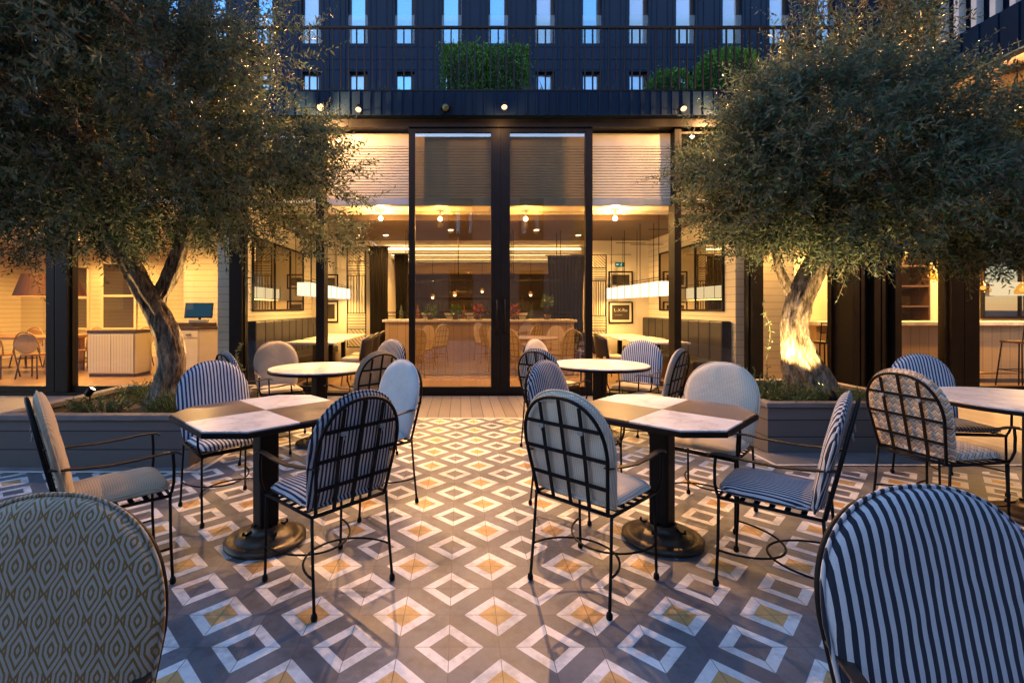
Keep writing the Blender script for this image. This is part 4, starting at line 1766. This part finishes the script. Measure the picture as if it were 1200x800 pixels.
def picture(label, x, y, z, w, h, m, name='framed_picture', rot=0):
    root = thing(name, label, 'picture', (x, y, z), rot)
    fr = MB()
    fr.box(-w / 2, -w / 2 + .03, -.03, 0, -h / 2, h / 2)
    fr.box(w / 2 - .03, w / 2, -.03, 0, -h / 2, h / 2)
    fr.box(-w / 2 + .031, w / 2 - .031, -.03, 0, h / 2 - .03, h / 2)
    fr.box(-w / 2 + .031, w / 2 - .031, -.03, 0, -h / 2, -h / 2 + .03)
    fr.build('frame', iron, root)
    MB().box(-w / 2 + .031, w / 2 - .031, -.018, -.002, -h / 2 + .031, h / 2 - .031).build('mount', white_wall, root)
    k = .08
    MB().box(-w / 2 + k, w / 2 - k, -.024, -.0185, -h / 2 + k, h / 2 - k).build('board', m, root)
    return root


YB = 11.2
a = P(727, 366, YB)
pc = picture('framed chalkboard with white handwriting below the right row of cube lamps', a.x, YB, a.z, .56, .50, chalk_m)


def textobj(s, size, loc, m, par, name='lettering'):
    cu = bpy.data.curves.new(name, 'FONT')
    cu.body = s
    cu.size = size
    cu.extrude = .001
    cu.align_x = 'CENTER'
    cu.align_y = 'CENTER'
    cu.materials.append(m)
    tmp = bpy.data.objects.new(name, cu)
    me = bpy.data.meshes.new_from_object(tmp)
    bpy.data.objects.remove(tmp)
    o = bpy.data.objects.new(name, me)
    COL.objects.link(o)
    o.parent = par
    o.location = loc
    o.rotation_euler = (PI / 2, 0, 0)
    return o


textobj('L-X-Ro', .105, (0, -.027, .05), chalk_w, pc)
textobj('~~~~~', .06, (-.05, -.027, -.06), chalk_w, pc)
a = P(727, 328, YB)
picture('framed dark picture above the right row of cube lamps', a.x, YB, a.z, .56, .40, chalk_m)
a = P(386, 365, YB)
picture('tall framed dark board below the left row of cube lamps', a.x, YB, a.z, .42, .50, chalk_m)
a = P(386, 330, YB)
picture('small framed dark picture above the left row of cube lamps', a.x, YB, a.z, .42, .34, chalk_m)
a = P(726, 310, YB)
ex = thing('exit_sign', 'small green exit sign high on the white wall over the framed pictures', 'sign', (a.x, YB, a.z))
MB().box(-.10, .10, -.03, 0, -.05, .05, .004).build('sign_box', green_sign, ex)
mk = MB()
mk.box(-.08, -.02, -.034, -.031, -.008, .008).add([(-.09, -.033, 0), (-.06, -.033, .03), (-.06, -.033, -.03), (-.09, -.031, 0), (-.06, -.031, .03), (-.06, -.031, -.03)], [(0, 2, 1), (3, 4, 5), (0, 1, 4, 3), (1, 2, 5, 4), (2, 0, 3, 5)])
mk.ball((.035, -.032, .028), .008, 8, (1, .3, 1)).tube([(.03, -.032, .018), (.025, -.032, -.01), (.045, -.032, -.035)], .005, 4).tube([(.025, -.032, -.01), (.005, -.032, -.035)], .005, 4).tube([(.012, -.032, .0), (.03, -.032, .012), (.05, -.032, .0)], .004, 4)
mk.build('running_figure', sign_white, ex)

# bar counter
bar = thing('bar_counter', 'pale wooden bar counter in the middle of the dining room behind the glass doors', 'counter', (.5, 9.9, .012))
MB().box(-2.0, 1.75, -.3, .3, .02, 1.05).build('front_panel', bar_wood, bar)
MB().box(-2.05, 1.80, -.36, .36, 1.053, 1.10, .006).build('countertop', marble_plain, bar)
rl = MB().tube([(-2.0, -.1, 1.24), (1.75, -.1, 1.24)], .01).tube([(-2.0, -.1, 1.17), (1.75, -.1, 1.17)], .007)
for k in range(8):
    rl.tube([(-1.98 + k * .53, -.1, 1.10), (-1.98 + k * .53, -.1, 1.24)], .008, 6)
rl.build('guard_rail', iron, bar)
# gantry with hanging glasses
ga = thing('glass_rack', 'black metal rack hanging from the ceiling above the bar counter', 'rack', (.5, 9.9, 2.9))
gm = MB()
for sx in (-1.6, -.55, .55, 1.5):
    for sy in (-.2, .2):
        gm.tube([(sx, sy, -.002), (sx, sy, -1.0)], .008, 5)
for zz in (-.62, -1.0):
    for sy in (-.2, .2):
        gm.tube([(-1.6, sy, zz), (1.5, sy, zz)], .009, 5)
gm.build('rack_frame', iron, ga)
for k in range(6):
    g = MB().lathe([(.002, 0), (.003, .07), (.03, .10), (.036, .14), (.03, .17)], 12, (-1.45 + k * .10, 0, -1.0 - .175))
    g.build('hanging_glass', glass, ga)


def small_plant(label, x, y, z, m, seed, h=.12):
    rr = np.random.default_rng(seed)
    root = thing('potted_plant', label, 'plant', (x, y, z), 0, 'potted plants on the bar counter')
    MB().lathe([(.05, 0), (.07, .10), (.065, .10), (.06, .09)], 16).build('pot', wood_dark, root)
    n = 120
    q = rr.normal(size=(n, 3))
    q /= np.linalg.norm(q, axis=1, keepdims=True)
    pos = q * .10 * rr.uniform(.3, 1, (n, 1)) + np.array([0, 0, .1 + h * .55])
    l = rr.uniform(.05, .10, n)
    leaf_mesh('foliage', pos, q + np.array([0, 0, .4]), l, l * .4, m, root)


hl = leafmat('lit_leaf', (.06, .12, .03), (.08, .14, .05))
fl = leafmat('orange_bloom', (.26, .06, .02), (.2, .05, .02))
small_plant('green potted plant at the left end of the bar counter', -.62, 9.75, 1.113, hl, 1)
small_plant('green potted plant on the bar counter below the hanging glasses', -.1, 9.75, 1.113, hl, 2)
small_plant('orange flower pot on the bar counter by the centre door post', .35, 9.75, 1.113, fl, 3)
small_plant('orange flower pot on the bar counter seen through the right glass door', 1.05, 9.75, 1.113, fl, 4)
small_plant('tall green potted plant at the right end of the bar counter', 1.75, 9.75, 1.113, hl, 5, .5)

for i, px in enumerate((500, 527, 551, 612)):
    c = P(px, 360, 10.05)
    b = MB().lathe([(.05, 0), (.055, .01), (.10, .09), (.118, .13), (.11, .13), (.09, .08), (.04, .02)], 22)
    o = b.build('serving_bowl', white_cloth)
    o.location = (c.x, 10.05, 1.114)
    tag(o, ['white serving bowl on the bar counter nearest its left end', 'white serving bowl on the bar counter below the hanging glasses', 'white serving bowl on the bar counter just left of the centre door post', 'white serving bowl on the bar counter behind the right glass door'][i], 'bowl', 'serving bowls on the bar counter')

# bottles on the back wall shelves
bs = thing('bottle_shelf', 'dark shelf unit with bottles on the far bar wall', 'shelf', (.5, 16.58, .8))
for z in (0, .45, .9):
    MB().box(-2.4, 2.5, -.25, 0, z, z + .03).build('shelf', wood_dark, bs)
for z in (.034, .484):
    for k in range(26):
        x = -2.3 + k * .18 + random.uniform(-.03, .03)
        b = MB().lathe([(.035, 0), (.037, .02), (.036, .18), (.014, .23), (.014, .30)], 8)
        o = b.build('wine_bottle', bottle_m)
        o.location = (.5 + x, 16.45, .8 + z)
        tag(o, 'dark wine bottle standing in the rows on the far bar shelves', 'bottle', 'wine bottles on the far bar shelves')

# things standing on the bar counter
for k in range(9):
    bx = -1.2 + k * .33 + random.uniform(-.06, .06)
    b = MB().lathe([(.035, 0), (.037, .02), (.036, .17), (.014, .22), (.014, .29)], 10)
    o = b.build('spirit_bottle', [bottle_m, amber_glass, bottle_m][k % 3])
    o.location = (bx, 10.12, 1.114)
    tag(o, 'bottle standing at the back edge of the pale wooden bar counter', 'bottle', 'bottles on the bar counter')
for k in range(7):
    bx = -1.0 + k * .4 + random.uniform(-.08, .08)
    g = MB().lathe([(.035, 0), (.034, .004), (.004, .01), (.004, .08), (.03, .11), (.036, .15), (.03, .19)], 14)
    o = g.build('wine_glass', glass)
    o.location = (bx, 9.68 + random.uniform(-.05, .05), 1.114)
    tag(o, 'empty wine glass standing on the pale wooden bar counter', 'glass', 'wine glasses on the bar counter')

def sparkle_lamp(label, px, py, y):  # tiny bulbs added to give sparkles in the dark bar room
    c = P(px, py, y)
    root = thing('sparkle_pendant', label, 'lamp', (c.x, y, 2.9), 0, 'added sparkle pendants in the bar room')
    MB().tube([(0, 0, -.002), (0, 0, c.z + .05 - 2.9)], .006, 5).build('cord', iron, root)
    MB().lathe([(.07, -.03), (.075, 0), (.03, .06)], 16, (0, 0, c.z - 2.9)).build('lamp_shade', brass, root)
    MB().ball((0, 0, c.z - .045 - 2.9), .035, 10).build('bulb', down_lens, root)


sparkle_lamp('added sparkle pendant deep in the bar room, furthest left', 507, 347, 14.5)
sparkle_lamp('added sparkle pendant deep in the bar room, near the hanging glasses', 533, 344, 14.0)
sparkle_lamp('added sparkle pendant deep in the bar room, just left of the centre post', 565, 340, 14.8)
sparkle_lamp('added sparkle pendant deep in the bar room, behind the right glass door', 622, 344, 14.3)

# ---- left dining room
lt = thing('long_table', 'long wooden dining table under the brown lampshades', 'table', (-9.2, 10.1, .012))
MB().box(-1.3, 1.15, -.5, .5, .70, .755, .01).build('tabletop', seat_wood, lt)
for sx in (-1.1, .95):
    for sy in (-.36, .36):
        MB().box(sx - .07, sx + .07, sy - .07, sy + .07, 0, .698, .008).build('leg', seat_wood, lt)


def make_bentwood(label):
    root = thing('bentwood_chair', label, 'chair', group='round backed wooden chairs in the left dining room')
    MB().lathe([(.19, .43), (.21, .44), (.21, .46), (.19, .465)], 24).build('seat', seat_wood, root)
    pts = []
    for k in range(21):
        a = PI * k / 20
        pts.append((.22 * math.cos(a), -.18 - .06 * math.sin(a), .46 + .42 * math.sin(a) ** .6))
    bk = MB().tube(pts, .014, 7)
    pad = cushion([(.21 * math.cos(2 * PI * k / 30), .19 * math.sin(2 * PI * k / 30)) for k in range(30)], lambda u, v, d: Vector((u, -.2 - d * .5 - .03 * (v + .19), .66 + v)), .02)
    bk.build('back_hoop', seat_wood, root)
    pad.build('backrest', cane_m, root)
    for sx in (-1, 1):
        for sy in (-1, 1):
            MB().tube([(sx * .14, sy * .14, .43), (sx * .19, sy * .2, 0)], .013, 7).build('leg', wood_dark, root)
    MB().tube([(.16 * math.cos(2 * PI * k / 20), .16 * math.sin(2 * PI * k / 20), .2) for k in range(20)], .008, 5, True).build('stretcher', wood_dark, root)
    return root


cane_m = plain('cane_back', (.48, .28, .12), .6, 0, .2, 40)
bw0 = make_bentwood('wooden round backed chair near side of the long table, furthest left')
bw0.location = (-8.75, 9.2, .012)
for x, y, rz, lb in ((-8.15, 9.25, .1, 'wooden round backed chair near side of the long table, closest to the window post'),
                     (-9.8, 10.9, PI, 'wooden round backed chair far side of the long table, furthest left'),
                     (-9.1, 10.95, PI + .1, 'wooden round backed chair far side of the long table, under the first brown lampshade'),
                     (-8.4, 10.9, PI - .15, 'wooden round backed chair far side of the long table, just left of the window post'),
                     (-7.9, 10.2, PI / 2, 'wooden round backed chair at the end of the long table, right of the window post'),
                     (-7.3, 11.0, PI, 'wooden round backed chair behind the white cabinet on its left'),
                     (-6.5, 11.0, PI + .2, 'wooden round backed chair behind the white cabinet on its right')):
    dup(bw0, (x, y, .012), rz, lb)


def shade_lamp(label, x, y, z0, z1, r0, r1):
    root = thing('shade_pendant', label, 'lamp', (x, y, 3.0), 0, 'brown shaded pendants')
    MB().tube([(0, 0, -.002), (0, 0, z1 - 3.0)], .006, 6).build('cord', iron, root)
    o = MB()
    n = 32
    vs = [(r * math.cos(2 * PI * k / n), r * math.sin(2 * PI * k / n), z - 3.0) for r, z in ((r0, z0), (r1, z1), (r1 - .008, z1), (r0 - .008, z0)) for k in range(n)]
    fs = [(j * n + k, j * n + (k + 1) % n, ((j + 1) % 4) * n + (k + 1) % n, ((j + 1) % 4) * n + k) for j in range(4) for k in range(n)]
    o.add(vs, fs, False)
    q = o.build('lamp_shade', brown_shade, root)
    MB().ball((0, 0, z0 + .16 - 3.0), .05, 12).build('bulb', amber_m, root)
    l = bpy.data.lights.new('shade_glow', 'POINT')
    l.energy = 45 * 2.5
    l.color = WARM_IN
    l.shadow_soft_size = .05
    lo = bpy.data.objects.new('shade_glow', l)
    COL.objects.link(lo)
    lo.parent = root
    lo.location = (0, 0, z0 + .05 - 3.0)


a = P(42, 347, 9.7); b = P(42, 321, 9.7)
shade_lamp('large brown lampshade hanging over the long table, left of the window post', a.x, 9.7, a.z, b.z, .36, .22)
a = P(84, 347, 10.8); b = P(84, 327, 10.8)
shade_lamp('large brown lampshade partly behind the window post', a.x - .1, 10.8, a.z, b.z, .36, .22)


def dark_window(label, x, z0, z1, w, y=13.19):
    root = thing('inner_window', label, 'window', (x, y, z0))
    h = z1 - z0
    fr = MB().box(-w / 2, -w / 2 + .06, -.05, 0, 0, h).box(w / 2 - .06, w / 2, -.05, 0, 0, h)
    for z in (0, h / 2 - .03, h - .06):
        fr.box(-w / 2 + .061, w / 2 - .061, -.05, 0, z, z + .06)
    fr.build('frame', white_wall, root)
    MB().box(-w / 2 + .061, w / 2 - .061, -.03, -.01, .061, h - .061).build('pane', dark_pane, root)


dark_window('dark framed inner window at the far wall, left of the brown lampshade', -12 + 1.0 + .3, .75, 2.5, 1.2)
dark_window('dark framed inner window at the far wall above the white cabinet', -9.3, .75, 2.6, .95)

cb = thing('white_cabinet', 'white panelled cabinet standing behind the window left of the dark trunk', 'cabinet', (-6.75, 9.6, .012))
MB().box(-.46, .46, -.25, .25, .06, .84, .006).build('body', cabinet_m, cb)
MB().box(-.44, .44, -.24, .24, .0, .058).build('plinth', wood_dark, cb)
for x0, x1 in ((-.44, -.005), (.005, .44)):
    MB().box(x0, x1, -.272, -.252, .08, .82, .004).build('door', planks('cabinet_boards_%d' % int(x0 * 100), 0, .055, (.58, .51, .39), (.62, .55, .43), .004), cb)
MB().box(-.47, .47, -.26, .26, .842, .90, .004).build('top', wood_dark, cb)

tc = thing('till_cabinet', 'pale counter cabinet carrying the blue screened till', 'cabinet', (-5.3, 9.75, .012))
MB().prism([(-.75, -.15), (.12, -.15), (.50, .12), (.50, .50), (-.75, .50)], .05, .90).build('body', cabinet_m, tc)
MB().prism([(-.78, -.18), (.13, -.18), (.53, .11), (.53, .50), (-.78, .50)], .903, .95, .004).build('top', wood_dark, tc)
for x0, x1 in ((-.70, -.30), (-.27, .09)):
    d = MB().box(x0, x1, -.17, -.152, .1, .72, .004).box(x0, x1, -.17, -.152, .74, .88, .004).build('door', cabinet_m, tc)
    MB().box((x0 + x1) / 2 - .05, (x0 + x1) / 2 + .05, -.19, -.172, .80, .815).build('handle', iron, d)
MB().prism([(-.70, -.1), (-.05, -.1), (.30, .12), (.30, .16), (-.70, .16)], .952, 1.03).build('back_ledge', wood_dark, tc)
tl = thing('till_terminal', 'till terminal with a tilted blue screen on the pale counter cabinet', 'till', (-5.33, 9.85, 1.045), .25)
MB().box(-.16, .16, -.12, .12, 0, .06, .01).build('printer_base', steel, tl)
MB().tube([(0, .05, .05), (0, .07, .2)], .025).build('stand', iron, tl)
Mx = Matrix.Translation((0, .0, .24)) @ Matrix.Rotation(math.radians(-18), 4, 'X')
MB().box(-.26, .26, -.012, .02, -.15, .17, .008, Mx).build('screen_case', iron, tl)
MB().box(-.24, .24, -.017, -.013, -.13, .15, 0, Mx).build('screen', screen_m, tl)

# ---- right kitchen bar
kb = thing('kitchen_bar', 'long wooden kitchen bar with a pale stone top behind the right windows', 'counter', (8.3, 8.8, .012))
MB().box(-2.0, 6.0, -.22, .4, .08, 1.02).build('front_panel', bar_wood, kb)
MB().box(-2.05, 6.0, -.32, .45, 1.022, 1.09, .008).build('countertop', marble_plain, kb)
MB().box(-2.0, 6.0, -.18, .38, 0, .078).build('plinth', wood_dark, kb)
MB().tube([(-2.0, -.38, .2), (6.0, -.38, .2)], .018).build('foot_rail', brass, kb)
sh = thing('kitchen_shelf', 'dark open kitchen shelving behind the wooden bar', 'shelf', (9.8, 11.0, .012))
for z in (.9, 1.35, 1.8, 2.25):
    MB().box(-1.2, .6, -.25, .2, z, z + .035).build('shelf', wood_dark, sh)
MB().box(-1.2, .6, .205, .24, .5, 2.6).build('back_panel', dark_shelf, sh)
for sx in (-1.24, .602):
    MB().box(sx, sx + .035, -.25, .24, .5, 2.6).build('side_panel', wood_dark, sh)
kd = thing('service_door', 'plain pale service door between the shelving and the kitchen window', 'door', (11.0, 11.29, .012))
MB().box(-.42, .42, -.05, 0, 0, 2.5, .006).build('leaf', white_wall, kd)
MB().box(-.5, -.425, -.07, 0, 0, 2.6).build('jamb', ceil_white, kd)
kw = thing('kitchen_window', 'dark gridded kitchen hatch window on the far right wall', 'window', (13.3, 11.15, 1.1))
fr = MB()
for x in (-1.3, -.45, .4, 1.0):
    fr.box(x, x + .05, -.03, .03, 0, 1.9)
for z in (0, .75, 1.85):
    fr.box(-1.249, 1.0, -.028, .028, z, z + .05)
fr.build('frame', dark_metal, kw)
MB().box(-1.25, 1.0, -.005, .005, .05, 1.85).build('pane', dark_pane, kw)
hb = MB().box(11.85, 12.6, 10.75, 10.85, 1.62, 1.92, .01).build('light_box', lit_box)
tag(hb, 'glowing pale rectangular panel over the kitchen hatch', 'lamp')


def bulb_pendant(label, px, py, y):
    c = P(px, py, y)
    root = thing('glass_pendant', label, 'lamp', (c.x, y, 3.0), 0, 'amber glass pendants over the kitchen bar')
    MB().tube([(0, 0, -.002), (0, 0, c.z + .12 - 3.0)], .006, 6).build('cord', brass, root)
    MB().lathe([(.10, -.10), (.11, -.06), (.07, .04), (.025, .10), (.02, .12)], 20, (0, 0, c.z - 3.0)).build('lamp_shade', glassmat('amber_%d' % px, (1, .75, .35), .06), root)
    MB().ball((0, 0, c.z - .02 - 3.0), .04, 12).build('bulb', amber_m, root)


bulb_pendant('amber glass pendant lamp beside the right window post', 1152, 336, 8.9)
bulb_pendant('amber glass pendant lamp at the far right edge', 1198, 338, 8.9)
bulb_pendant('small amber pendant lamp in front of the pale service door', 1090, 322, 9.6)


def bar_stool(label, x, y):
    root = thing('bar_stool', label, 'stool', (x, y, .012), 0, 'bar stools')
    MB().box(-.17, .17, -.17, .17, .74, .78, .01).build('seat', wood_dark, root)
    for sx in (-1, 1):
        for sy in (-1, 1):
            MB().tube([(sx * .15, sy * .15, .74), (sx * .2, sy * .2, 0)], .011, 6).build('leg', iron, root)
    bk = MB()
    for sx in (-.15, -.05, .05, .15):
        bk.tube([(sx, -.16, .78), (sx, -.19, 1.08)], .008, 5)
    bk.tube([(-.16, -.19, 1.08), (.16, -.19, 1.08)], .01, 6).tube([(-.16, -.175, .92), (.16, -.175, .92)], .008, 6)
    bk.build('backrest', iron, root)
    MB().tube([(-.18, -.18, .28), (.18, -.18, .28), (.18, .18, .28), (-.18, .18, .28)], .008, 6, True).build('foot_ring', iron, root)


bar_stool('black metal bar stool at the kitchen bar at the right edge', P(1192, 400, 8.2).x, 8.15)
bar_stool('black metal bar stool beside the white pier behind the lit trunk', 6.05, 8.1)
